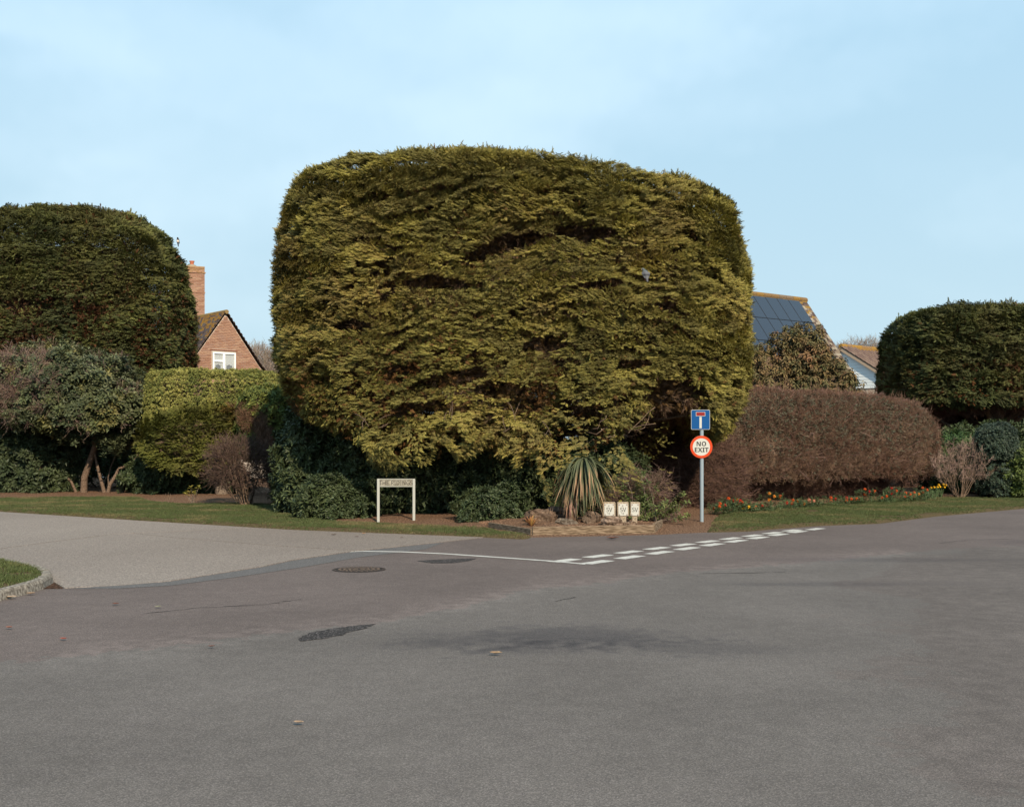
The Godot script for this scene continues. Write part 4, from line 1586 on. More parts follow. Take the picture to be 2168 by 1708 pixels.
	for k in 22:
		var ls := Shape.new()
		var a := TAU * k / 22.0 + rr(-0.1, 0.1)
		var from := at + Vector3(cos(a) * 0.3, rr(1.5, 3.0), sin(a) * 0.3)
		limb(ls, from, at + Vector3(cos(a) * 4.6, rr(2.0, 3.6), sin(a) * 3.4), rr(0.09, 0.14), 0.025, 0.08, Color(1, 0.95, 0.9))
		part("limb", ls, mats.bark, tree)
	# stubs of cut and snapped branches that stick out of the lower boughs
	for q in [[1080, 905, 23.6, 1085, 850], [775, 905, 23.9, 765, 870], [1345, 905, 24.0, 1370, 880], [1160, 930, 23.4, 1150, 900], [800, 900, 23.9, 835, 892], [960, 880, 23.6, 950, 850], [1255, 900, 23.6, 1290, 880]]:
		for k in 3:
			var ls := Shape.new()
			limb(ls, sighted(q[3], q[4], q[2] + 0.9) + rv() * 0.2, sighted(q[0], q[1], q[2]) + rv() * 0.15, 0.014, 0.006, 0.12, Color(0.75, 0.66, 0.6), 4, 5)
			part("dead_branch", ls, mats.bark, tree)

func clipped_tree(called: String, label: String, m: Dictionary, pal: Array, rust_pal: Array, seed_: int, pads: int, rust_count: int, rust_top: float, hollows: Array) -> Node3D:
	var tree := thing(called, label, "tree")
	var at: Vector3 = m.at
	rng.seed = seed_
	var spray := conifer_spray(26, seed_ + 1, 0.5, 0.11).mesh(mats.cypress_leaf)
	rng.seed = seed_ + 2
	place(boughs(m, pads, pal, 0.42, 0.5, Vector2(0.09, 0.17), 0.3, hollows, [], 1.5, 0.2), "crown", spray, tree)
	var low_only := func(p: Vector3) -> bool:
		return rng.randf() < clampf((rust_top - p.y) / 1.5, 0.05, 1.0) * (0.2 + clampf(patchy.get_noise_3dv(p * 0.7) * 2.0, 0.0, 1.0))
	place(cover(m, rust_count, rust_pal, Vector2(0.10, 0.18), Vector3(0.9, 0.1, 0.7), 0.3, 0.2, low_only), "dead_foliage", spray, tree)
	var under := m.duplicate()
	under.a = m.a - 0.3
	under.d = m.d - 0.3
	under.high = m.high - 0.3
	under = prepared(under)
	place(cover(under, 24000, pal, Vector2(0.13, 0.22), Vector3(0.4, 0.1, 0.9), 0.25, 0.3), "crown", spray, tree)
	var inner := m.duplicate()
	inner.a = m.a - 0.7
	inner.d = m.d - 0.7
	inner.high = m.high - 0.7
	inner.low = m.low - 0.2
	inner.erase("highs")
	inner.erase("lows")
	inner = prepared(inner)
	place(cover(inner, 4500, [Color(0.11, 0.055, 0.042), Color(0.14, 0.08, 0.06), Color(0.08, 0.05, 0.036)], Vector2(0.3, 0.65), Vector3(0.5, 0.1, 0.9), 0.6, 0.3), "inner_twigs", twig_cluster(9, seed_ + 3, 0.9, 0.013, 3).mesh(mats.twig), tree)
	part("added_core", blocking_core(inner, 0.7, Color(0.12, 0.085, 0.062)), mats.core_filler, tree)  # added opaque filler behind the twigs, blocks the view through
	var ts := Shape.new()
	tube(ts, [at + Vector3(0, -0.1, 0), at + Vector3(0, 0.6, 0), at + Vector3(0.1, m.low + 1.5, 0)], [0.5, 0.36, 0.28], 12)
	part("trunk", ts, mats.bark, tree)
	for k in 14:
		var ls := Shape.new()
		var a := TAU * k / 14.0 + rr(-0.2, 0.2)
		limb(ls, at + Vector3(0, rr(0.6, 1.0) * m.low, 0), at + Vector3(cos(a) * m.a * 0.85, m.low + rr(0.0, 1.0), sin(a) * m.d * 0.85), 0.08, 0.02, 0.1)
		part("limb", ls, mats.bark, tree)
	return tree

func build_other_trees() -> void:
	var squared := [[0.55, 0.06], [0.85, 0.0], [0.96, 0.05], [1.0, 0.18], [1.0, 0.42], [0.97, 0.6], [0.9, 0.77], [0.78, 0.9], [0.6, 0.965], [0.35, 0.99], [0.0, 1.0]]
	var left := prepared({"at": sighted(140, 945, 44.0) * Vector3(1, 0, 1), "a": 4.52, "d": 4.0, "e": 2.6, "low": 3.3, "high": 10.35, "lumps": 0.12, "grain": 1.0, "profile": squared, "patch": 0.4})
	clipped_tree("clipped_conifer", "tall dark green clipped conifer with reddish dead patches, left of the chimney", left,
		[Color(0.067, 0.076, 0.040), Color(0.097, 0.107, 0.048), Color(0.127, 0.128, 0.054), Color(0.113, 0.107, 0.048)],
		[Color(0.11, 0.045, 0.025), Color(0.085, 0.04, 0.026), Color(0.14, 0.065, 0.035)], 201, 150000, 55000, 7.4,
		[[0.2, 6.4, 1.0, 0.35, 0.0], [-1.6, 6.5, 0.9, 0.25, 0.0], [2.2, 6.3, 0.5, 0.2, 0.0], [-2.4, 8.3, 0.4, 0.15, 0.0], [0.7, 5.0, 1.2, 0.4, 0.0], [-1.8, 4.9, 1.0, 0.35, 0.0], [2.0, 4.6, 0.7, 0.25, 0.0]])
	var right := prepared({"at": sighted(2104, 945, 43.0) * Vector3(1, 0, 1), "a": 3.85, "d": 3.3, "e": 3.2, "low": 3.0, "high": 6.6, "lumps": 0.08, "grain": 1.0, "patch": 0.5,
		"profile": [[0.5, 0.1], [0.85, 0.0], [0.97, 0.05], [1.0, 0.25], [0.985, 0.5], [0.95, 0.74], [0.91, 0.87], [0.85, 0.94], [0.74, 0.975], [0.4, 0.995], [0.0, 1.0]]})
	clipped_tree("clipped_conifer", "dark green barrel-clipped conifer at the right behind the brown hedge", right,
		[Color(0.070, 0.083, 0.044), Color(0.094, 0.106, 0.052), Color(0.115, 0.118, 0.054), Color(0.104, 0.099, 0.052)],
		[Color(0.12, 0.05, 0.025), Color(0.09, 0.045, 0.028)], 221, 90000, 22000, 5.0, [[-1.2, 4.3, 1.0, 0.16, 0.0], [1.2, 4.2, 0.9, 0.14, 0.0], [0.2, 3.6, 1.4, 0.2, 0.0]])
	# leafless trees far off
	for q in [[547, 752, 82.0, 3.3, 0.9, "pale leafless tree far behind the brick house gable"], [1832, 742, 92.0, 3.2, 1.6, "leafless tree top showing above the tiled roof ridge"], [20, 770, 90.0, 3.0, 1.2, ""]]:
		if q[5] == "":
			continue
		var base := sighted(q[0], 945, q[2]) * Vector3(1, 0, 1)
		var top := sighted(q[0], q[1], q[2])
		var tree := thing("leafless_tree", q[5], "tree", Vector3.ZERO, 0.0, "leafless trees in the distance")
		var ts := Shape.new()
		tube(ts, [base, base + Vector3(0, top.y * 0.5, 0), base + Vector3(0, top.y * 0.85, 0)], [0.3, 0.2, 0.06], 8)
		part("trunk", ts, mats.bark, tree)
		var cm := prepared({"at": base, "a": q[3], "low": top.y * 0.4, "high": top.y + 0.2, "lumps": 0.4, "grain": 2.0})
		rng.seed = 301
		var wood := [Color(0.24, 0.19, 0.15), Color(0.30, 0.25, 0.2), Color(0.2, 0.16, 0.14)]
		place(cover(cm, 900, wood, Vector2(0.9, 1.7), Vector3(0.5, 1.0, 0.6), 1.8, 1.0), "crown", twig_cluster(8, 302, 0.8, 0.011, 4).mesh(mats.twig), tree)

# ------------------------------------------------------------------ shrubs
func shrub(called: String, label: String, category: String, m: Dictionary, count: int, pal: Array, size: Vector2, piece: Shape, mat: Material, seed_: int, w := Vector3(1.0, 0.35, 0.7), deep := 0.4, core := true, group := "") -> Node3D:
	var t := thing(called, label, category, Vector3.ZERO, 0.0, group)
	rng.seed = seed_
	place(cover(m, count, pal, size, w, deep, 0.3), "foliage", piece.mesh(mat), t)
	if core:
		var inset := minf(m.a, m.d) * 0.38
		part("added_inner_core", blocking_core(m, inset, Color(0.12, 0.085, 0.062)), mats.core_filler, t)  # added opaque filler that keeps the shrub from being seen through
	var st := Shape.new()
	for k in 5:
		var a := TAU * k / 5.0 + rr(-0.3, 0.3)
		limb(st, m.at + Vector3(cos(a) * 0.08, -0.05, sin(a) * 0.08), m.at + Vector3(cos(a) * m.a * 0.45, lerpf(m.low, m.high, 0.55), sin(a) * m.d * 0.45), 0.035, 0.012, 0.12, Color.WHITE, 4, 5)
	part("stems", st, mats.bark, t)
	return t

func build_left_shrubs() -> void:
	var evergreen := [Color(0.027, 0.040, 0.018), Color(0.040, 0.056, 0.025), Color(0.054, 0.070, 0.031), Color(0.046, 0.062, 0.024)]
	var laurel_leaf := [Color(0.039, 0.050, 0.026), Color(0.058, 0.072, 0.035), Color(0.080, 0.088, 0.042), Color(0.068, 0.081, 0.033), Color(0.125, 0.115, 0.039)]
	# the spreading evergreen on crooked stems
	var at := sighted(130, 945, 38.2) * Vector3(1, 0, 1)
	var bush := thing("laurel_tree", "spreading evergreen with crooked bare stems and a twiggy grey-brown patch", "tree")
	var cm := prepared({"at": at, "a": 3.0, "d": 2.0, "e": 2.2, "low": 2.0, "high": 4.6, "lumps": 0.3, "grain": 1.3, "patch": 0.9,
		"profile": [[0.3, 0.2], [0.7, 0.04], [0.9, 0.05], [1.0, 0.25], [0.98, 0.5], [0.85, 0.78], [0.62, 0.93], [0.35, 0.99], [0.0, 1.0]],
		"lows": [[-3, 2.6], [-1.6, 2.7], [-0.7, 2.3], [0.5, 1.95], [1.5, 2.0], [2.4, 1.8], [3, 2.2]], "highs": [[-3, 4.1], [-1.5, 4.55], [-0.4, 4.75], [1.0, 4.65], [2.2, 4.4], [3, 4.0]]})
	var gaps := func(p: Vector3) -> bool:
		var q := Vector2((p.x - at.x + 1.0) / 1.3, (p.y - 3.3) / 0.75)
		return rng.randf() < (1.0 if q.length() > 1.0 else 0.25 + 0.6 * q.length_squared())
	rng.seed = 401
	place(cover(cm, 9000, laurel_leaf, Vector2(0.20, 0.34), Vector3(1.0, 0.4, 0.8), 0.55, 0.3, gaps), "crown", leaf_cluster(9, 402, 0.46, 0.25).mesh(mats.glossy_leaf), bush)
	rng.seed = 403
	var twigs := [Color(0.15, 0.10, 0.085), Color(0.20, 0.145, 0.12), Color(0.13, 0.09, 0.075)]
	var only := func(p: Vector3) -> bool:
		var q := Vector2((p.x - at.x + 0.9) / 1.6, (p.y - 3.5) / 1.1)
		return rng.randf() < (1.0 if q.length() < 1.0 else 0.10)
	place(cover(cm, 1500, twigs, Vector2(0.35, 0.75), Vector3(0.9, 0.3, 0.9), 0.4, 0.2, only), "bare_twigs", twig_cluster(7, 404, 0.9, 0.013, 3).mesh(mats.twig), bush)
	rng.seed = 405
	var inner := prepared({"at": at, "a": 2.2, "d": 1.2, "low": 2.6, "high": 4.1, "lumps": 0.2})
	place(cover(inner, 1200, [Color(0.13, 0.095, 0.075), Color(0.10, 0.08, 0.06)], Vector2(0.5, 0.9), Vector3(0.6, 0.2, 0.9), 0.5, 0.5), "inner_twigs", twig_cluster(9, 406, 1.0, 0.013, 3).mesh(mats.twig), bush)
	var stems := [
		[[176, 1048, 38.4], [178, 1010, 38.4], [190, 975, 38.3], [200, 945, 38.2], [197, 925, 38.1], [215, 900, 38.2], [240, 870, 38.3]],
		[[197, 930, 38.1], [180, 922, 38.0], [168, 905, 38.0], [170, 880, 38.0]],
		[[205, 935, 38.2], [225, 915, 38.3], [245, 890, 38.4]],
		[[222, 1050, 38.2], [214, 1020, 38.2], [206, 990, 38.2], [200, 960, 38.2]],
		[[226, 1050, 38.0], [232, 1025, 38.0], [245, 1005, 38.1], [250, 992, 38.2], [275, 985, 38.3], [290, 965, 38.4], [295, 930, 38.5]],
		[[261, 1050, 37.9], [254, 1025, 38.0], [248, 1008, 38.1]],
		[[160, 1042, 38.6], [150, 1020, 38.6], [130, 1000, 38.6], [100, 970, 38.6]],
		[[230, 1048, 38.3], [228, 1010, 38.3], [235, 985, 38.2], [246, 960, 38.2]]]
	var thick := [0.12, 0.06, 0.055, 0.07, 0.065, 0.06, 0.05, 0.022]
	for i in stems.size():
		var pts := []
		var radii := []
		for k in stems[i].size():
			var q: Array = stems[i][k]
			pts.append(sighted(q[0], q[1], q[2]))
			radii.append(thick[i] * lerpf(1.0, 0.5, float(k) / (stems[i].size() - 1)))
		var ss := Shape.new()
		tube(ss, pts, radii, 8, Color(0.85, 0.75, 0.7))
		part("stem", ss, mats.bark, bush)
	# dark shrubs under and behind it
	shrub("evergreen_shrub", "dark evergreen shrub in the shade under the laurel's left side", "shrub", prepared({"at": sighted(55, 945, 39.0) * Vector3(1, 0, 1), "a": 1.75, "d": 1.2, "low": 0.0, "high": 2.3, "lumps": 0.3, "patch": 0.9}), 3600, evergreen, Vector2(0.20, 0.34), leaf_cluster(9, 412, 0.46, 0.2), mats.glossy_leaf, 411)
	shrub("evergreen_shrub", "deep green thicket closing the gap behind the crooked stems", "shrub", prepared({"at": sighted(215, 945, 43.0) * Vector3(1, 0, 1), "a": 4.2, "d": 1.0, "low": 0.5, "high": 3.0, "lumps": 0.3, "patch": 0.9}), 4200, evergreen, Vector2(0.24, 0.4), leaf_cluster(9, 414, 0.4, 0.2), mats.glossy_leaf, 413)
	shrub("low_hedge", "low dark hedge below the clipped golden one, behind the little yellow shrub", "hedge", prepared({"at": sighted(392, 945, 38.0) * Vector3(1, 0, 1), "a": 2.0, "d": 0.8, "e": 3.0, "low": 0.0, "high": 1.2, "lumps": 0.2, "patch": 0.9}), 3600, evergreen, Vector2(0.16, 0.26), leaf_cluster(9, 416, 0.5, 0.1), mats.glossy_leaf, 415)
	# clipped hedge: variegated leaves above, cypress below
	var hat := sighted(455, 945, 37.6) * Vector3(1, 0, 1)
	var boxy := [[0.7, 0.0], [0.95, 0.03], [1.0, 0.15], [1.0, 0.6], [0.985, 0.85], [0.93, 0.95], [0.75, 0.99], [0.4, 1.0], [0.0, 1.0]]
	var hm := prepared({"at": hat, "a": 2.1, "d": 1.3, "e": 4.0, "low": 1.9, "high": 4.0, "lumps": 0.06, "profile": boxy, "patch": 1.3})
	shrub("variegated_hedge", "clipped yellow-green variegated hedge in front of the brick gable", "hedge", hm, 17000,
		[Color(0.11, 0.125, 0.035), Color(0.20, 0.20, 0.06), Color(0.30, 0.275, 0.09), Color(0.16, 0.17, 0.045)], Vector2(0.06, 0.12), leaf_cluster(9, 421, 0.5, 0.1, 1.1), mats.soft_leaf, 420, Vector3(0.9, 0.7, 0.6), 0.22)
	var cyp := [Color(0.085, 0.093, 0.028), Color(0.108, 0.113, 0.034), Color(0.133, 0.133, 0.041), Color(0.104, 0.093, 0.040)]
	rng.seed = 430
	var lobe := thing("cypress_hedge", "olive clipped cypress lobe bulging below the variegated hedge", "hedge")
	var lm := prepared({"at": sighted(403, 945, 36.7) * Vector3(1, 0, 1), "a": 1.58, "d": 1.0, "e": 3.2, "low": 0.8, "high": 2.9, "lumps": 0.1, "patch": 0.8, "lows": [[-1.5, 1.3], [-0.7, 0.95], [0.2, 0.8], [0.9, 0.95], [1.5, 1.5]], "highs": [[-1.5, 2.6], [0, 2.85], [1.5, 3.0]]})
	var lspray := conifer_spray(24, 431, 0.4, 0.10).mesh(mats.cypress_leaf)
	rng.seed = 432
	place(boughs(lm, 14000, cyp, 0.2, 0.16, Vector2(0.10, 0.18), 0.2, [], [], 1.8, 0.3), "foliage", lspray, lobe)
	part("added_inner_core", blocking_core(lm, 0.42, Color(0.12, 0.085, 0.062)), mats.core_filler, lobe)
	var lt := Shape.new()
	limb(lt, lm.at + Vector3(0.95, -0.05, -0.2), lm.at + Vector3(0.6, 1.6, -0.2), 0.2, 0.12, 0.05)
	part("trunk", lt, mats.bark, lobe)
	# upper right arm of that cypress, reaching over the dark arch
	var arm := prepared({"at": sighted(492, 945, 36.9) * Vector3(1, 0, 1), "a": 0.75, "d": 0.8, "low": 2.0, "high": 2.95, "lumps": 0.1, "patch": 0.8})
	rng.seed = 434
	place(boughs(arm, 4500, [Color(0.10, 0.09, 0.026), Color(0.12, 0.075, 0.03), Color(0.13, 0.115, 0.03)], 0.2, 0.16, Vector2(0.10, 0.18), 0.2, [], [], 1.8, 0.3), "arm_foliage", lspray, lobe)
	# sheared brown flank running down to the right of the arch
	var flank := thing("brown_hedge_end", "reddish-brown sheared conifer flank sloping down right of the twiggy bush", "hedge")
	var brown := [Color(0.133, 0.070, 0.045), Color(0.182, 0.098, 0.063), Color(0.105, 0.063, 0.042), Color(0.224, 0.133, 0.084)]
	var a0 := sighted(543, 858, 35.5)
	var a1 := sighted(600, 1062, 33.5)
	var where := []
	var tint := PackedColorArray()
	rng.seed = 436
	for k in 3400:
		var t := rng.randf()
		var c := a0.lerp(a1, t) + Vector3(rr(-0.13, 0.15), rr(-0.12, 0.12), rr(-0.6, 0.4))
		if rng.randf() < 0.3 and t < 0.25:
			c += Vector3(rr(-0.6, 0.0), rr(-0.15, 0.1), 0)
		where.append(aim((a1 - a0).normalized() * rr(-0.2, 1) + rv() * 0.8, rv(), Vector3.ONE * rr(0.16, 0.3), c))
		tint.append(shade(brown, c, 0.9))
	place([where, tint], "foliage", twig_cluster(8, 437, 0.8, 0.02, 3).mesh(mats.twig), flank)
	# hedge going on to the right, variegated above, dark below, up to the big cypress
	var right_at := sighted(588, 945, 36.4) * Vector3(1, 0, 1)
	shrub("ivy_hedge", "green and yellow-leaved hedge between the brown flank and the big cypress", "hedge", prepared({"at": right_at, "a": 1.1, "d": 1.4, "e": 3.0, "low": 1.2, "high": 3.35, "lumps": 0.12, "profile": boxy, "patch": 1.2}), 3600,
		[Color(0.045, 0.075, 0.028), Color(0.075, 0.10, 0.03), Color(0.15, 0.16, 0.04), Color(0.06, 0.09, 0.03)], Vector2(0.13, 0.22), leaf_cluster(9, 441, 0.5, 0.15), mats.soft_leaf, 440, Vector3(0.9, 0.5, 0.7), 0.25)
	# round leafless bush
	var rb := thing("leafless_bush", "rounded leafless twiggy bush in front of the brown hedge flank", "shrub")
	var base := ground_at(522, 1068.5, 0.05)
	rng.seed = 450
	for k in 26:
		var ss := Shape.new()
		var a := rr(0, TAU)
		var spread := sqrt(rng.randf())
		limb(ss, base + Vector3(cos(a), 0, sin(a)) * 0.16 * spread, base + Vector3(cos(a) * 0.75 * spread - 0.12, rr(0.9, 1.35), sin(a) * 0.6 * spread), 0.018, 0.007, 0.12, Color(1, 0.9, 0.82), 5, 5)
		part("stem", ss, mats.bark, rb)
	var bm := prepared({"at": base + Vector3(-0.16, 0, 0), "a": 0.82, "d": 0.75, "low": 0.55, "high": 1.66, "lumps": 0.05, "patch": 1.2})
	rng.seed = 451
	place(cover(bm, 620, [Color(0.06, 0.04, 0.032), Color(0.09, 0.062, 0.05), Color(0.075, 0.048, 0.04), Color(0.15, 0.11, 0.09)], Vector2(0.22, 0.42), Vector3(0.8, 0.5, 0.8), 0.4, 1.0), "twigs", twig_cluster(5, 452, 0.8, 0.019, 2).mesh(mats.twig), rb)
	# little yellow shrub in the bed
	var yb := thing("yellow_leaved_shrub", "small sparse shrub with yellow-edged leaves in the bare soil", "shrub")
	var yp := ground_at(407, 1065, 0.06)
	rng.seed = 460
	for k in 9:
		var ss := Shape.new()
		var tip := yp + Vector3(rr(-0.22, 0.22), rr(0.2, 0.42), rr(-0.15, 0.15))
		limb(ss, yp + rv() * Vector3(0.05, 0, 0.05), tip, 0.008, 0.004, 0.1, Color.WHITE, 3, 5)
		part("stem", ss, mats.bark, yb)
		var ls := Shape.new()
		var lc := leaf_cluster(7, 470 + k, 0.55, 0.1)
		var tone := Color(rr(0.26, 0.42), rr(0.24, 0.30), 0.06)
		for i in lc.v.size():
			ls.v.append(tip + lc.v[i] * 0.15)
			ls.n.append(lc.n[i])
			ls.c.append(Color(lc.c[i].r * tone.r, lc.c[i].g * tone.g, lc.c[i].b * tone.b))
		part("leaf_rosette", ls, mats.soft_leaf, yb)
	# cut twigs sticking out of the soil
	var cut := thing("cut_stump", "few cut bare twigs standing in the soil beside the yellow shrub", "plant")
	var cp := ground_at(357, 1062, 0.05)
	for k in 4:
		var ss := Shape.new()
		limb(ss, cp + Vector3(rr(-0.1, 0.1), -0.02, 0), cp + Vector3(rr(-0.2, 0.2), rr(0.1, 0.3), 0), 0.008, 0.005, 0.05, Color(1, 0.9, 0.82), 3, 5)
		part("twig", ss, mats.bark, cut)

func build_corner_shrubs() -> void:
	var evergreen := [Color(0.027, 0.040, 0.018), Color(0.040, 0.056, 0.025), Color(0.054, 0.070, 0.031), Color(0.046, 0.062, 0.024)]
	var piece := leaf_cluster(9, 501, 0.44, 0.2)
	var rows := [
		["evergreen_shrub", "tall dark evergreen shrub under the big cypress's left corner", 672, 28.0, 0.95, 1.2, 0.0, 2.6, 3000, evergreen, 0.16, 0.28],
		["evergreen_shrub", "low sunlit evergreen shrub left of the street name sign", 712, 25.6, 0.92, 0.7, 0.0, 0.85, 2400, evergreen, 0.12, 0.20],
		["evergreen_shrub", "shaded evergreen shrub behind the street name sign", 860, 27.4, 2.0, 1.3, 0.0, 2.2, 4600, evergreen, 0.16, 0.28],
		["evergreen_shrub", "shaded leafy thicket between the name sign and the sword-leaved plant", 1080, 26.8, 1.7, 1.2, 0.0, 2.1, 4200, evergreen, 0.16, 0.28],
		["evergreen_shrub", "low rounded evergreen shrub at the left end of the timber edging", 1045, 24.0, 0.72, 0.55, 0.0, 0.75, 1900, evergreen, 0.10, 0.18],
		["evergreen_shrub", "dark evergreen shrub behind the sword-leaved plant and marker posts", 1262, 25.6, 1.1, 0.9, 0.0, 1.75, 2600, evergreen, 0.14, 0.24],
		["ivy_hedge", "dark ivy-clad foot of the hedge beside the brown flank", 628, 32.4, 0.6, 1.0, 0.0, 1.9, 2200, evergreen, 0.14, 0.24],
	]
	var k := 0
	for r in rows:
		k += 1
		shrub(r[0], r[1], "hedge" if r[0] == "ivy_hedge" else "shrub", prepared({"at": sighted(r[2], 945, r[3]) * Vector3(1, 0, 1), "a": r[4], "d": r[5], "low": r[6], "high": r[7], "lumps": 0.16, "grain": 0.8, "patch": 1.1}), r[8], r[9], Vector2(r[10], r[11]), piece, mats.glossy_leaf, 510 + k * 3, Vector3(0.9, 0.45, 0.75), 0.35)
	# bare brown brush in the shade under the cypress's right side
	var brush := thing("brown_brush", "shaded brown twiggy brush under the right side of the big cypress", "shrub")
	rng.seed = 560
	var bm := prepared({"at": sighted(1432, 945, 30.0) * Vector3(1, 0, 1), "a": 1.5, "d": 1.0, "low": 0.0, "high": 2.1, "lumps": 0.2, "patch": 0.8})
	place(cover(bm, 3200, [Color(0.10, 0.062, 0.047), Color(0.12, 0.075, 0.057), Color(0.14, 0.09, 0.07)], Vector2(0.3, 0.6), Vector3(0.8, 0.3, 0.9), 0.5, 0.4), "twigs", twig_cluster(8, 561, 0.9, 0.012, 3).mesh(mats.twig), brush)
	part("added_inner_core", blocking_core(bm, 0.4, Color(0.12, 0.085, 0.062)), mats.core_filler, brush)
	# loose leafy sprays beside the marker posts
	var loose := thing("straggling_shrub", "straggling light green shrub growing round the three marker posts", "shrub")
	rng.seed = 570
	var lp := sighted(1360, 945, 22.75) * Vector3(1, 0, 1)
	var where := []
	var tint := PackedColorArray()
	for q in 34:
		var ss := Shape.new()
		var from := lp + Vector3(rr(-0.3, 0.4), 0.12, rr(-0.6, -0.15))
		var tip := from + Vector3(rr(-0.35, 0.6), rr(0.15, 0.95), rr(-0.25, 0.05)) if q % 3 > 0 else from + Vector3(rr(0.1, 0.7), rr(0.1, 0.6), rr(0.0, 0.5))
		if q < 8:
			tip = from + Vector3(rr(-0.5, -0.05), rr(0.6, 1.25), rr(-0.5, 0.0))
		limb(ss, from, tip, 0.008, 0.003, 0.15, Color.WHITE, 4, 5)
		part("stem", ss, mats.bark, loose)
		for n in 15:
			var p := from.lerp(tip, rr(0.25, 1.0)) + rv() * 0.05
			where.append(aim((tip - from).normalized() + rv() * 0.8, rv(), Vector3.ONE * rr(0.08, 0.15), p))
			tint.append(shade([Color(0.06, 0.085, 0.03), Color(0.10, 0.125, 0.042), Color(0.14, 0.15, 0.055)], p, 1.0))
	place([where, tint], "foliage", leaf_cluster(6, 571, 0.5, 0.2).mesh(mats.soft_leaf), loose)
	rng.seed = 575
	var tm := prepared({"at": sighted(1352, 945, 23.6) * Vector3(1, 0, 1), "a": 0.6, "d": 0.4, "low": 0.1, "high": 1.0, "lumps": 0.1, "patch": 1.0})
	place(cover(tm, 260, [Color(0.12, 0.075, 0.06), Color(0.16, 0.11, 0.09)], Vector2(0.3, 0.5), Vector3(0.8, 0.3, 1.0), 0.4, 0.6), "bare_twigs", twig_cluster(7, 576, 1.0, 0.012, 3).mesh(mats.twig), loose)

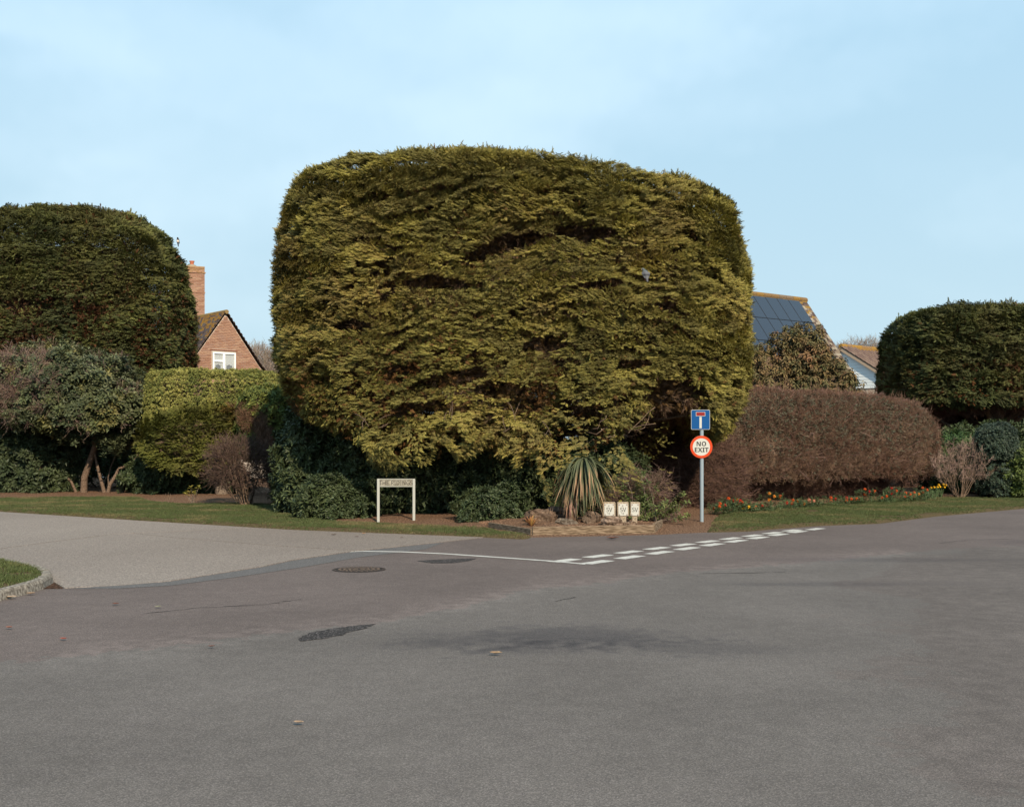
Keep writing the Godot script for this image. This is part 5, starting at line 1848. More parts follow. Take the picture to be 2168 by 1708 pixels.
func build_right_shrubs() -> void:
	# the long brown hedge
	var h0 := Vector3(4.3, 0, -29.3)
	var h1 := Vector3(13.0, 0, -36.0)
	var mid := (h0 + h1) * 0.5
	var along := (h1 - h0).normalized()
	var back := Vector3(along.z, 0, -along.x)
	if back.z > 0:
		back = -back
	var turn := atan2(-along.z, along.x)
	var hedge := thing("beech_hedge", "long clipped red-brown hedge with rounded end above the flower border", "hedge")
	var prof := [[0.72, 0.06], [0.9, 0.0], [0.97, 0.08], [1.0, 0.25], [0.99, 0.55], [0.95, 0.76], [0.86, 0.9], [0.7, 0.97], [0.4, 1.0], [0.0, 1.01]]
	var m := prepared({"at": mid + along * 0.45 + back * 1.2, "a": 6.2, "d": 1.35, "e": 3.4, "turn": turn, "low": 0.68, "high": 3.08, "lumps": 0.05, "grain": 1.2, "profile": prof, "patch": 0.8})
	rng.seed = 601
	var brown := [Color(0.102, 0.059, 0.045), Color(0.135, 0.081, 0.058), Color(0.116, 0.074, 0.056), Color(0.175, 0.114, 0.081)]
	place(cover(m, 22000, brown, Vector2(0.13, 0.27), Vector3(0.8, 0.2, 1.0), 0.35, 0.25), "twigs", twig_cluster(8, 602, 1.0, 0.018, 3).mesh(mats.twig), hedge)
	rng.seed = 603
	var upper := func(p: Vector3) -> bool:
		return rng.randf() < clampf((p.y - 1.2) / 1.1, 0.12, 1.0)
	place(cover(m, 26000, [Color(0.055, 0.052, 0.036), Color(0.085, 0.072, 0.052), Color(0.055, 0.062, 0.044), Color(0.12, 0.085, 0.065)], Vector2(0.06, 0.12), Vector3(0.9, 0.3, 0.9), 0.12, 0.25, upper), "leaves", leaf_cluster(6, 604, 0.5, 0.1).mesh(mats.glossy_leaf), hedge)
	rng.seed = 607
	var strands := cover(m, 1500, [Color(0.16, 0.10, 0.075), Color(0.22, 0.15, 0.115), Color(0.11, 0.065, 0.05)], Vector2(0.3, 0.75), Vector3(0.35, 0.1, 1.2), 0.12, 0.2)
	place(strands, "long_twigs", twig_cluster(2, 608, 0.9, 0.012, 2).mesh(mats.twig), hedge)
	part("added_inner_core", blocking_core(m, 0.42, Color(0.12, 0.085, 0.062)), mats.core_filler, hedge)
	rng.seed = 605
	for k in 26:
		var ss := Shape.new()
		var b := h0.lerp(h1, (k + rr(0.1, 0.9)) / 26.0) + back * rr(0.9, 1.5)
		limb(ss, b - Vector3(0, 0.05, 0), b + Vector3(rr(-0.15, 0.15), 1.1, rr(-0.1, 0.1)), 0.045, 0.03, 0.05, Color(0.8, 0.7, 0.65), 3, 6)
		part("stem", ss, mats.bark, hedge)
	var low := prepared({"at": mid + back * 1.5, "a": 5.2, "d": 0.6, "e": 3.4, "turn": turn, "low": 0.05, "high": 1.0, "lumps": 0.1, "patch": 0.8})
	place(cover(low, 2600, [Color(0.11, 0.065, 0.05), Color(0.14, 0.085, 0.065)], Vector2(0.3, 0.55), Vector3(0.5, 0.5, 1.0), 0.5, 0.3), "low_twigs", twig_cluster(7, 606, 1.0, 0.012, 3).mesh(mats.twig), hedge)
	# copper-leaved shrub behind it
	var copper := [Color(0.055, 0.062, 0.03), Color(0.085, 0.075, 0.036), Color(0.135, 0.09, 0.045), Color(0.075, 0.075, 0.036), Color(0.17, 0.095, 0.055)]
	var leaf := leaf_cluster(11, 611, 0.36, 0.95, 0.7)
	var cs := thing("copper_shrub", "tall loose shrub with drooping green and copper leaves under the solar roof", "shrub")
	for q in [[1636, 38.6, 1.5, 1.3, 0.3, 5.0, 2300], [1697, 38.4, 0.95, 0.9, 2.5, 5.55, 1200], [1735, 38.2, 1.15, 1.1, 0.3, 4.75, 1800], [1785, 38.0, 0.75, 0.9, 0.3, 3.9, 1000]]:
		var cm := prepared({"at": sighted(q[0], 945, q[1]) * Vector3(1, 0, 1), "a": q[2], "d": q[3], "low": q[4], "high": q[5], "lumps": 0.25, "grain": 0.9, "patch": 1.0})
		rng.seed = 612 + int(q[0])
		place(cover(cm, q[6], copper, Vector2(0.22, 0.36), Vector3(0.6, 0.9, 0.6), 0.5, 0.3), "foliage", leaf.mesh(mats.soft_leaf), cs)
		part("added_inner_core", blocking_core(cm, 0.45, Color(0.12, 0.085, 0.062)), mats.core_filler, cs)
	# right-hand corner of the bed
	var blue := [Color(0.030, 0.045, 0.034), Color(0.042, 0.062, 0.045), Color(0.058, 0.078, 0.055)]
	var ball := prepared({"at": sighted(2108, 945, 35.8) * Vector3(1, 0, 1), "a": 0.64, "d": 0.64, "e": 2.0, "low": 1.2, "high": 2.3, "lumps": 0.04, "patch": 1.0})
	shrub("clipped_ball_shrub", "blue-green clipped ball shrub near the right edge", "shrub", ball, 2600, blue, Vector2(0.08, 0.15), leaf_cluster(9, 621, 0.5, 0.1), mats.glossy_leaf, 620, Vector3(0.9, 0.4, 0.7), 0.2)
	shrub("evergreen_shrub", "blue-green leafy shrub directly under the clipped ball", "shrub", prepared({"at": sighted(2112, 945, 36.0) * Vector3(1, 0, 1), "a": 0.62, "d": 0.7, "low": 0.05, "high": 1.55, "lumps": 0.12, "patch": 1.0}), 1700, blue, Vector2(0.10, 0.18), leaf_cluster(9, 622, 0.5, 0.1), mats.glossy_leaf, 623)
	shrub("evergreen_shrub", "bright mid-green shrub between the hedge end and the clipped ball", "shrub", prepared({"at": sighted(2040, 945, 37.8) * Vector3(1, 0, 1), "a": 0.95, "d": 0.8, "low": 0.2, "high": 2.0, "lumps": 0.15, "patch": 1.0}), 2200, [Color(0.035, 0.065, 0.024), Color(0.055, 0.095, 0.032), Color(0.045, 0.075, 0.028)], Vector2(0.14, 0.24), leaf_cluster(9, 624, 0.42, 0.2), mats.glossy_leaf, 625)
	shrub("evergreen_shrub", "yellowish-green leafy shrub cut by the picture's right edge", "shrub", prepared({"at": sighted(2185, 945, 35.6) * Vector3(1, 0, 1), "a": 0.85, "d": 0.8, "low": 0.1, "high": 1.45, "lumps": 0.15, "patch": 1.0}), 2300, [Color(0.055, 0.085, 0.024), Color(0.085, 0.12, 0.032), Color(0.07, 0.095, 0.028)], Vector2(0.14, 0.24), leaf_cluster(9, 626, 0.42, 0.2), mats.glossy_leaf, 627)
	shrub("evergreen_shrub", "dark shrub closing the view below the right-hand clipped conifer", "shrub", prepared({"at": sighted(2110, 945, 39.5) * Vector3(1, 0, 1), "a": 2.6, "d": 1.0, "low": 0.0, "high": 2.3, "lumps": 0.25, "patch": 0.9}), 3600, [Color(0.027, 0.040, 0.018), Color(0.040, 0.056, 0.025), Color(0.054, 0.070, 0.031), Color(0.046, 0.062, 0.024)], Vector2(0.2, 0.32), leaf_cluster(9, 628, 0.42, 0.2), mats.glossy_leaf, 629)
	var gap := thing("brown_brush", "shaded bare brush between the hedge's rounded end and the right conifer", "shrub")
	rng.seed = 635
	var gm := prepared({"at": sighted(2050, 945, 44.2) * Vector3(1, 0, 1), "a": 3.0, "d": 0.9, "low": 0.2, "high": 3.3, "lumps": 0.25, "patch": 0.8})
	place(cover(gm, 3000, [Color(0.11, 0.07, 0.052), Color(0.14, 0.09, 0.07)], Vector2(0.4, 0.8), Vector3(0.7, 0.4, 0.9), 0.5, 0.3), "twigs", twig_cluster(8, 636, 0.9, 0.012, 3).mesh(mats.twig), gap)
	part("added_inner_core", blocking_core(gm, 0.4, Color(0.12, 0.085, 0.062)), mats.core_filler, gap)
	# leafless shrub
	var bare := thing("leafless_bush", "pale leafless fan-shaped shrub at the right end of the brown hedge", "shrub")
	var bp := ground_at(2032, 1053, 0.05)
	rng.seed = 640
	for k in 34:
		var ss := Shape.new()
		var a := rr(0, TAU)
		limb(ss, bp + Vector3(cos(a), 0, sin(a)) * 0.12, bp + Vector3(cos(a) * rr(0.2, 0.85), rr(0.7, 1.5), sin(a) * rr(0.1, 0.6)), 0.014, 0.004, 0.08, Color(1, 0.9, 0.82), 5, 4)
		part("stem", ss, mats.bark, bare)
	var tm := prepared({"at": bp, "a": 0.78, "d": 0.6, "low": 0.35, "high": 1.55, "lumps": 0.15, "patch": 1.0})
	place(cover(tm, 170, [Color(0.20, 0.14, 0.11), Color(0.26, 0.19, 0.15)], Vector2(0.3, 0.55), Vector3(0.5, 1.2, 0.5), 0.5, 1.0), "twigs", twig_cluster(4, 641, 0.6, 0.015, 2).mesh(mats.twig), bare)

# ------------------------------------------------------------------ the raised corner bed
func plank(parent: Node3D, a: Vector3, b: Vector3, low: float, tall: float, thick: float) -> void:
	var u := Vector3(b.x - a.x, 0, b.z - a.z)
	var l := u.length()
	u = u.normalized()
	var s := Shape.new()
	var g := rr(0.9, 1.1)
	chamfered(s, Vector3.ZERO, Vector3(l, tall, thick), Basis(), 0.008, Color(g, g, g))
	var o := part("plank", s, mats.weathered_timber, parent)
	o.transform = Transform3D(Basis(u, Vector3.UP, u.cross(Vector3.UP)), Vector3((a.x + b.x) * 0.5, low + tall * 0.5, (a.z + b.z) * 0.5))

func stone(at: Vector3, size: Vector3, col: Color, label: String, seed_: int) -> void:
	var s := Shape.new()
	var f := FastNoiseLite.new()
	f.seed = seed_
	f.frequency = 0.9
	var rows := 10
	var cols := 16
	var g := []
	for i in rows + 1:
		var row := []
		for k in cols:
			var a := TAU * k / cols
			var b := PI * i / rows
			var d := Vector3(sin(b) * cos(a), cos(b), sin(b) * sin(a))
			var r := 1.0 + f.get_noise_3dv(d * 1.3) * 0.75
			var q := d * r
			q = Vector3(signf(q.x) * pow(absf(q.x), 0.8), signf(q.y) * pow(absf(q.y), 0.75), signf(q.z) * pow(absf(q.z), 0.8))
			row.append(q * size)
		g.append(row)
	for i in rows:
		for k in cols:
			var j := (k + 1) % cols
			var w := rr(0.85, 1.15)
			s.quad(g[i + 1][k], g[i][k], g[i][j], g[i + 1][j], Color(col.r * w, col.g * w, col.b * w))
	var o := part(numbered("rock"), s, mats.rock, self)
	o.position = at
	tag(o, label, "rock", "rocks in the raised bed")

func build_corner_bed() -> void:
	rng.seed = 701
	var edge := thing("timber_edging", "weathered plank edging round the raised bed at the kerb corner", "edging")
	var p0 := ground_at(1036, 1119.5)
	var p1 := ground_at(1127, 1134.8)
	var p2 := ground_at(1384, 1130.0)
	var p3 := ground_at(1401, 1121.0)
	plank(edge, p0, p1 + (p0 - p1).normalized() * 0.02, -0.02, 0.15, 0.045)
	plank(edge, p1, p2, -0.015, 0.18, 0.05)
	plank(edge, p2 + (p3 - p2).normalized() * 0.028, p3, -0.01, 0.20, 0.045)
	# soil heaped inside
	var poly := PackedVector2Array()
	for p in [p0, p1, p2, p3]:
		poly.append(Vector2(p.x, p.z))
	poly.append(Vector2(p3.x + 0.2, -24.5))
	poly.append(Vector2(p0.x - 0.6, -24.5))
	var fill := func(x: float, z: float) -> float:
		var d := inside_by(poly, Vector2(x, z))
		if d < 0.02:
			return -0.1
		return 0.10 + minf(d * 0.07, 0.07) + noise.get_noise_2d(x * 4.0, z * 4.0) * 0.05
	mound("raised_soil", poly, 0.07, fill, mats.soil)
	stone(sighted(1146, 1101, 22.6), Vector3(0.30, 0.20, 0.22), Color(0.225, 0.158, 0.116), "large brown rock left of the sword-leaved plant", 1)
	stone(sighted(1196, 1109, 21.9), Vector3(0.19, 0.10, 0.13), Color(0.225, 0.188, 0.150), "low grey rock in front of the sword-leaved plant", 2)
	stone(sighted(1252, 1100, 22.3), Vector3(0.16, 0.15, 0.15), Color(0.217, 0.161, 0.120), "upright brown rock right of the sword-leaved plant", 3)
	stone(sighted(1295, 1104, 21.8), Vector3(0.19, 0.09, 0.12), Color(0.360, 0.270, 0.210), "pale orange-white rock below the first marker post", 4)
	stone(sighted(1180, 1093, 23.0), Vector3(0.24, 0.17, 0.2), Color(0.2, 0.14, 0.11), "dark rock behind the sword-leaved plant's base", 5)
	stone(sighted(1335, 1110, 21.85), Vector3(0.12, 0.06, 0.1), Color(0.32, 0.23, 0.17), "small brown rock below the two right marker posts", 6)
	# dried ornamental grass
	var og := thing("dried_grass_clump", "small clump of orange dried grass behind the timber edging", "grass clump")
	var gp := sighted(1125, 1114, 21.9)
	rng.seed = 705
	for k in 70:
		var ss := Shape.new()
		var a := rr(0, TAU)
		var out := rr(0.08, 0.3)
		var tip := gp + Vector3(cos(a) * out, rr(0.04, 0.24), sin(a) * out * 0.7)
		var c := Color(rr(0.26, 0.42), rr(0.14, 0.2), rr(0.05, 0.085))
		var mid := gp.lerp(tip, 0.55) + Vector3(0, 0.06, 0)
		var w := Vector3(-sin(a), 0, cos(a)) * 0.006
		ss.quad(gp - w, mid - w, mid + w, gp + w, c)
		ss.tri(mid - w, tip, mid + w, c, c, c)
		part("blade", ss, mats.grass_blade, og)
	# the sword-leaved plant
	var yu := thing("cordyline", "drooping sword-leaved plant with brown leaf tips in the raised bed", "plant")
	var crown := sighted(1236, 968, 22.4)
	var foot := Vector3(crown.x - 0.24, 0.12, crown.z)
	var ts := Shape.new()
	tube(ts, [foot, foot + Vector3(0, 0.5, 0), crown - Vector3(0, 0.1, 0)], [0.12, 0.09, 0.08], 10, Color(0.9, 0.7, 0.6))
	part("trunk", ts, mats.bark, yu)
	rng.seed = 710
	for k in 230:
		var a := rr(0, TAU)
		var hang := pow(rng.randf(), 0.7)                      # 0: held out, 1: hanging down the stem
		var d := Vector3(cos(a), 0, sin(a))
		var l := lerpf(rr(0.6, 0.85), rr(0.95, 1.15), hang)
		var lift := lerpf(rr(-0.1, 0.75), rr(-1.5, -0.7), hang)
		var w0 := rr(0.016, 0.026)
		var s := Shape.new()
		var side := Vector3(-sin(a), 0, cos(a))
		var low := rr(0.0, 0.3) * hang
		var p := crown.lerp(foot, low * 0.8) + d * 0.06
		var vel := (d * rr(0.7, 1.1) + Vector3.UP * lift).normalized()
		var prev := []
		var steps := 7
		var dry := rr(0.45, 0.95)
		var g := rr(0.75, 1.2)
		for i in steps + 1:
			var t := float(i) / steps
			var w := w0 * (1.0 - pow(t, 3.0)) * (0.6 + 0.8 * t * (1.0 - t) * 2.0)
			var c := Color(0.075 * g, 0.085 * g, 0.045 * g)
			if t > dry and k % 4 != 1:
				c = c.lerp(Color(0.33, 0.20, 0.12), clampf((t - dry) * 4.0, 0, 1))
			var up := side.cross(vel).normalized()
			var row := [p - side * w, p - up * w * 0.35, p + side * w, c]
			if i > 0:
				s.tri(prev[0], row[0], row[1], prev[3], c, c)
				s.tri(prev[0], row[1], prev[1], prev[3], c, prev[3])
				s.tri(prev[1], row[1], row[2], prev[3], c, c)
				s.tri(prev[1], row[2], prev[2], prev[3], c, prev[3])
			prev = row
			vel = (vel + Vector3.DOWN * lerpf(0.26, 0.10, hang) * (1.0 + t)).normalized()
			p += vel * l / steps
			p.y = maxf(p.y, 0.2)
		part("leaf", s, mats.soft_leaf, yu)
	for k in 60:
		var a := rr(0, TAU)
		var s := Shape.new()
		var top := foot + Vector3(cos(a) * 0.1, rr(0.35, 0.75), sin(a) * 0.1)
		var bot := foot + Vector3(cos(a) * rr(0.12, 0.28), rr(0.03, 0.25), sin(a) * rr(0.12, 0.28))
		var mid := top.lerp(bot, 0.5) + Vector3(cos(a), 0, sin(a)) * 0.06
		var w := Vector3(-sin(a), 0, cos(a)) * 0.011
		var c := Color(rr(0.17, 0.27), rr(0.12, 0.18), rr(0.08, 0.12))
		s.quad(top - w, mid - w, mid + w, top + w, c)
		s.tri(mid - w, bot, mid + w, c, c, c)
		part("dead_leaf", s, mats.soft_leaf, yu)

# ------------------------------------------------------------------ signs and marker posts
func build_signs() -> void:
	# the street name plate between two posts
	var d := 24.3
	var mid := sighted(838.5, 945, d)
	var base := Vector3(mid.x, 0.0, mid.z)
	var face := Basis(Vector3.UP, 0.03)
	var name_sign := thing("street_name_sign", "low street name sign reading THE RIDINGS on two cream posts", "sign", base, 0.03)
	for x in [-0.368, 0.368]:
		var ps := Shape.new()
		chamfered(ps, Vector3(x, 0.46, 0), Vector3(0.055, 0.94, 0.05), Basis(), 0.006)
		part("post", ps, mats.cream_metal, name_sign)
	var pl := Shape.new()
	chamfered(pl, Vector3(0, 0.845, 0.012), Vector3(0.675, 0.150, 0.012), Basis(), 0.002)
	var plate := part("plate", pl, mats.name_plate, name_sign)
	for y in [0.77, 0.922]:
		var rs := Shape.new()
		chamfered(rs, Vector3(0, y, 0.010), Vector3(0.679, 0.018, 0.026), Basis(), 0.003, Color(0.9, 0.9, 0.88))
		part("rail", rs, mats.cream_metal, name_sign)
		var ln := Shape.new()
		chamfered(ln, Vector3(0, y + (0.014 if y < 0.85 else -0.014), 0.0195), Vector3(0.674, 0.003, 0.002), Basis(), 0.0)
		part("border_line", ln, mats.sign_black, plate)
	lettering("THE RIDINGS", 0.090, ["Droid Sans"], mats.sign_black, plate, Transform3D(Basis(), Vector3(0, 0.845, 0.0195)), 0.95)
	# dead end signs on a grey pole
	var foot := ground_at(1486, 1105.5, 0.03)
	var post := thing("road_sign_post", "grey pole with blue dead-end sign above round red-rimmed NO EXIT sign", "road sign", Vector3(foot.x, 0, foot.z), 0.05)
	var ps := Shape.new()
	tube(ps, [Vector3(0, -0.1, 0), Vector3(0, 0.1, 0), Vector3(0, 1.3, 0), Vector3(0, 2.30, 0)], [0.039, 0.039, 0.039, 0.039], 20)
	part("pole", ps, mats.grey_paint_pole, post)
	var sc := FOCAL / -foot.z
	var by := EYE + (HORIZON - 888.5) / sc
	var ry := EYE + (HORIZON - 946.0) / sc
	var sq := Node3D.new()
	sq.name = "dead_end_sign"
	post.add_child(sq)
	sq.position = Vector3(-0.035, by, 0.05)
	var rounded := func(w: float, h: float, r: float) -> PackedVector2Array:
		var poly := PackedVector2Array()
		for c in [[1, 1, 0.0], [-1, 1, PI / 2], [-1, -1, PI], [1, -1, PI * 1.5]]:
			for k in 6:
				var a: float = c[2] + PI / 2 * k / 5.0
				poly.append(Vector2(c[0] * (w * 0.5 - r) + cos(a) * r, c[1] * (h * 0.5 - r) + sin(a) * r))
		return poly
	var upright := func(poly: PackedVector2Array, z0: float, z1: float) -> Shape:
		var s := Shape.new()
		slab(s, poly, z0, z1)
		var turn := Basis(Vector3.RIGHT, PI / 2)
		for i in s.v.size():
			s.v[i] = Vector3(s.v[i].x, -s.v[i].z, s.v[i].y)
			s.n[i] = Vector3(s.n[i].x, -s.n[i].z, s.n[i].y)
		return s
	part("plate", upright.call(rounded.call(0.392, 0.41, 0.028), -0.003, 0.0), mats.sign_white, sq)
	part("blue_field", upright.call(rounded.call(0.378, 0.396, 0.024), 0.0, 0.0015), mats.sign_blue, sq)
	var stem := Shape.new()
	chamfered(stem, Vector3(0.0, -0.058, 0.003), Vector3(0.048, 0.235, 0.003), Basis(), 0.0)
	part("white_stem", stem, mats.sign_white, sq)
	var bar0 := Shape.new()
	chamfered(bar0, Vector3(0.0, 0.117, 0.0032), Vector3(0.195, 0.085, 0.003), Basis(), 0.0)
	part("white_edge", bar0, mats.sign_white, sq)
	var bar := Shape.new()
	chamfered(bar, Vector3(0.0, 0.118, 0.0052), Vector3(0.178, 0.070, 0.003), Basis(), 0.0)
	part("red_bar", bar, mats.sign_dark_red, sq)
	var disc := Node3D.new()
	disc.name = "no_exit_sign"
	post.add_child(disc)
	disc.position = Vector3(-0.018, ry, 0.05)
	var ds := Shape.new()
	disc_prism(ds, Vector3.ZERO, 0.232, 0.004, Basis(), 56, 0.001)
	part("disc", ds, mats.sign_white, disc)
	var rs := Shape.new()
	flat_ring(rs, Vector3(0, 0, 0.0035), 0.180, 0.2315, Basis(), 64)
	part("red_rim", rs, mats.sign_red, disc)
	lettering("NO", 0.092, ["Droid Sans"], mats.sign_black, disc, Transform3D(Basis(), Vector3(-0.002, 0.062, 0.004)), 1.12, 700)
	lettering("EXIT", 0.092, ["Droid Sans"], mats.sign_black, disc, Transform3D(Basis(), Vector3(0.0, -0.062, 0.004)), 1.12, 700)
	for o in [[post, by], [post, ry]]:
		var cs := Shape.new()
		tube(cs, [Vector3(0, o[1] - 0.02, 0), Vector3(0, o[1] + 0.02, 0)], [0.045, 0.045], 20)
		part("clip", cs, mats.sign_back, post)
	# three concrete marker posts
	marker("concrete marker post with plate lettered 4, SV and 13, first from the sword-leaved plant", 1289.5, 22.3, 0.245, 0.0, ["4", "SV", "13"])
	marker("middle concrete marker post, its plate lettered SV and 14", 1319.5, 22.35, 0.225, 0.02, ["4", "SV", "14"])
	marker("rightmost concrete marker post, its plate lettered only SV", 1343.0, 22.4, 0.192, -0.03, ["", "SV", ""])

func marker(label: String, x: float, d: float, w: float, tilt: float, words: Array) -> void:
	var p := sighted(x, 945, d)
	var o := thing("marker_post", label, "marker post", Vector3(p.x, 0.0, p.z), tilt * 2.0, "concrete marker posts")
	o.rotation.z = tilt
	var top := EYE + (HORIZON - 1062.5) / FOCAL * d
	var low := EYE + (HORIZON - 1093.5) / FOCAL * d
	var hs := Shape.new()
	chamfered(hs, Vector3(0, (top + low) * 0.5, 0), Vector3(w, top - low, 0.09), Basis(), 0.014)
	part("head", hs, mats.cast_concrete, o)
	var ss := Shape.new()
	chamfered(ss, Vector3(0, (low + 0.05) * 0.5, 0), Vector3(w * 0.52, low - 0.04, 0.08), Basis(), 0.008)
	part("stem", ss, mats.cast_concrete, o)
	var ph := 0.228
	var pw := minf(w - 0.045, 0.19)
	var cy := (top + low) * 0.5 - 0.006
	var pl := Shape.new()
	chamfered(pl, Vector3(0, cy, 0.049), Vector3(pw, ph, 0.006), Basis(), 0.002)
	var plate := part("plate", pl, mats.sign_white, o)
	for sx in [-1, 1]:
		for sy in [-1, 1]:
			var bs := Shape.new()
			disc_prism(bs, Vector3(sx * (pw * 0.5 - 0.018), cy + sy * (ph * 0.5 - 0.02), 0.056), 0.0095, 0.008, Basis(), 10, 0.002)
			part("bolt", bs, mats.rust, plate)
	lettering(words[1], 0.082, ["Droid Sans"], mats.sign_black, plate, Transform3D(Basis(), Vector3(0, cy, 0.053)), 0.95)
	if words[0]:
		lettering(words[0], 0.034, ["Droid Sans"], mats.sign_black, plate, Transform3D(Basis(), Vector3(-0.008, cy + 0.074, 0.053)), 1.0)
		lettering(words[2], 0.036, ["Droid Sans"], mats.sign_black, plate, Transform3D(Basis(), Vector3(-0.01, cy - 0.072, 0.053)), 1.0)

# ------------------------------------------------------------------ flowers along the hedge
func build_flowers() -> void:
	var red := Color(0.30, 0.016, 0.012)
	var orange := Color(0.42, 0.06, 0.012)
	var amber := Color(0.46, 0.15, 0.02)
	var pink := Color(0.45, 0.16, 0.10)
	var yellow := Color(0.55, 0.30, 0.02)
	# sight x, y of the foot, height, colours
	var plants := [
		[1518, 1089, 0.20, [orange], "orange wallflower nearest the grey sign pole"], [1530, 1088, 0.22, [orange, red], "orange-red wallflower, second from the grey sign pole"],
		[1548, 1087, 0.32, [red, red, orange], "tall deep red wallflower with glossy leaves, third from the sign pole"], [1566, 1086, 0.28, [amber, orange], "amber wallflower right of the tall deep red one"],
		[1580, 1086, 0.16, [yellow], "tiny yellow flower between the amber and the scarlet wallflowers"], [1594, 1084, 0.14, [red, orange], "low scarlet wallflower left of the large amber clump"],
		[1608, 1083, 0.15, [red], "single low red wallflower just left of the large amber clump"], [1634, 1081, 0.38, [amber, amber, amber, orange], "large amber wallflower clump with one orange bloom on top"],
		[1671, 1077, 0.15, [red, orange], "low red wallflower right of the large amber clump"], [1684, 1075, 0.18, [orange, amber], "small orange wallflower left of the pink one"],
		[1698, 1075, 0.12, [amber], "lone amber bloom beside the pink wallflower"], [1718, 1074, 0.18, [pink, pink], "salmon-pink wallflower in the middle of the border"],
		[1764, 1071, 0.20, [orange, red], "orange wallflower right of the bare soil patch"], [1797, 1069, 0.18, [orange, orange, red], "bushy orange-red wallflower halfway along the hedge"],
		[1812, 1068, 0.16, [red], "dark red wallflower beside the bushy orange-red one"], [1836, 1066, 0.36, [orange, red, orange], "tall orange wallflower with two flower spikes"],
		[1872, 1064, 0.20, [orange], "small orange flower among narrow leaves"], [1893, 1064, 0.36, [red, orange], "scarlet flower standing over a tuft of narrow leaves"],
		[1922, 1063, 0.24, [orange, orange], "orange wallflower right of the scarlet one"], [1940, 1062, 0.24, [orange, amber], "orange wallflower before the last tall pair"], [1958, 1060, 0.34, [orange, orange], "orange wallflower nearest the daffodils"],
	]
	var i := 0
	for q in plants:
		i += 1
		rng.seed = 800 + i
		var base := ground_at(q[0], q[1], 0.04)
		var o := thing("wallflower", q[4], "flower", base, 0.0, "wallflowers along the brown hedge")
		var where := []
		var tint := PackedColorArray()
		var hgt: float = q[2] * 1.25
		for k in 48:
			var p := Vector3(rr(-0.26, 0.26), rr(0.02, hgt * 0.8), rr(-0.18, 0.16))
			where.append(aim(Vector3(p.x * 2.0, 0.5, p.z * 2.0) + rv() * 0.3, rv(), Vector3.ONE * rr(0.10, 0.17), p))
			tint.append(shade([Color(0.045, 0.07, 0.032), Color(0.065, 0.095, 0.04), Color(0.085, 0.115, 0.052)], p, 1.0, 0.5))
		place([where, tint], "leaves", leaf_cluster(7, 801, 0.28, 0.3).mesh(mats.soft_leaf), o)
		for k in 1 + q[3].size():
			var c: Color = q[3][k % q[3].size()]
			var at := Vector3(rr(-0.2, 0.2), hgt * rr(0.55, 1.1), rr(-0.05, 0.14))
			var bs := Shape.new()
			for n in 16:
				var dirn := (rv() + Vector3(0, 0.4, 0)).normalized()
				var p := at + dirn * 0.028
				var side := dirn.cross(Vector3(0.3, 0.8, 0.5)).normalized() * 0.017
				var g := rr(0.75, 1.2)
				var cc := Color(c.r * g, c.g * g, c.b * g)
				bs.quad(p - side, p + dirn * 0.018 - side.cross(dirn), p + side, p - dirn * 0.006 + side.cross(dirn), cc)
			part("bloom", bs, mats.petal, o)
	# daffodils
	for q in [[1985, 1054, 6, "clump of yellow daffodils with narrow leaves at the far end of the border"], [1968, 1057, 2, "pair of taller yellow daffodils left of the big clump"], [1885, 1064, 0, "tuft of narrow blue-green leaves without flowers under the scarlet bloom"]]:
		rng.seed = 850 + q[2]
		var o := thing("daffodil_clump", q[3], "flower", ground_at(q[0], q[1], 0.04), 0.0, "daffodil clumps")
		var s := Shape.new()
		for k in 46:
			var a := rr(0, TAU)
			var b := Vector3(rr(-0.16, 0.16), 0, rr(-0.1, 0.1))
			var tip := b + Vector3(cos(a) * 0.2, rr(0.2, 0.36), sin(a) * 0.15)
			var m := b.lerp(tip, 0.6) + Vector3(0, 0.05, 0)
			var w := Vector3(-sin(a), 0, cos(a)) * 0.008
			var g := rr(0.8, 1.2)
			var c := Color(0.09 * g, 0.135 * g, 0.065 * g)
			s.quad(b - w, m - w, m + w, b + w, c)
			s.tri(m - w, tip, m + w, c, c, c)
		part("leaves", s, mats.grass_blade, o)
		for k in q[2]:
			var bs := Shape.new()
			var at := Vector3(rr(-0.12, 0.32), rr(0.32, 0.44), rr(0.0, 0.1))
			limb(bs, Vector3(at.x * 0.4, 0, 0), at, 0.006, 0.004, 0.05, Color(0.09, 0.13, 0.05), 3, 5)
			for n in 6:
				var a := TAU * n / 6.0
				var dr := Vector3(cos(a), sin(a), -0.2)
				bs.tri(at + dr.rotated(Vector3.FORWARD, 0.3) * 0.02, at + dr * 0.05, at + dr.rotated(Vector3.FORWARD, -0.3) * 0.02, yellow, yellow, yellow)
			tube(bs, [at, at + Vector3(0, -0.005, 0.035)], [0.014, 0.02], 8, Color(0.75, 0.4, 0.02))
			part("daffodil", bs, mats.petal, o)

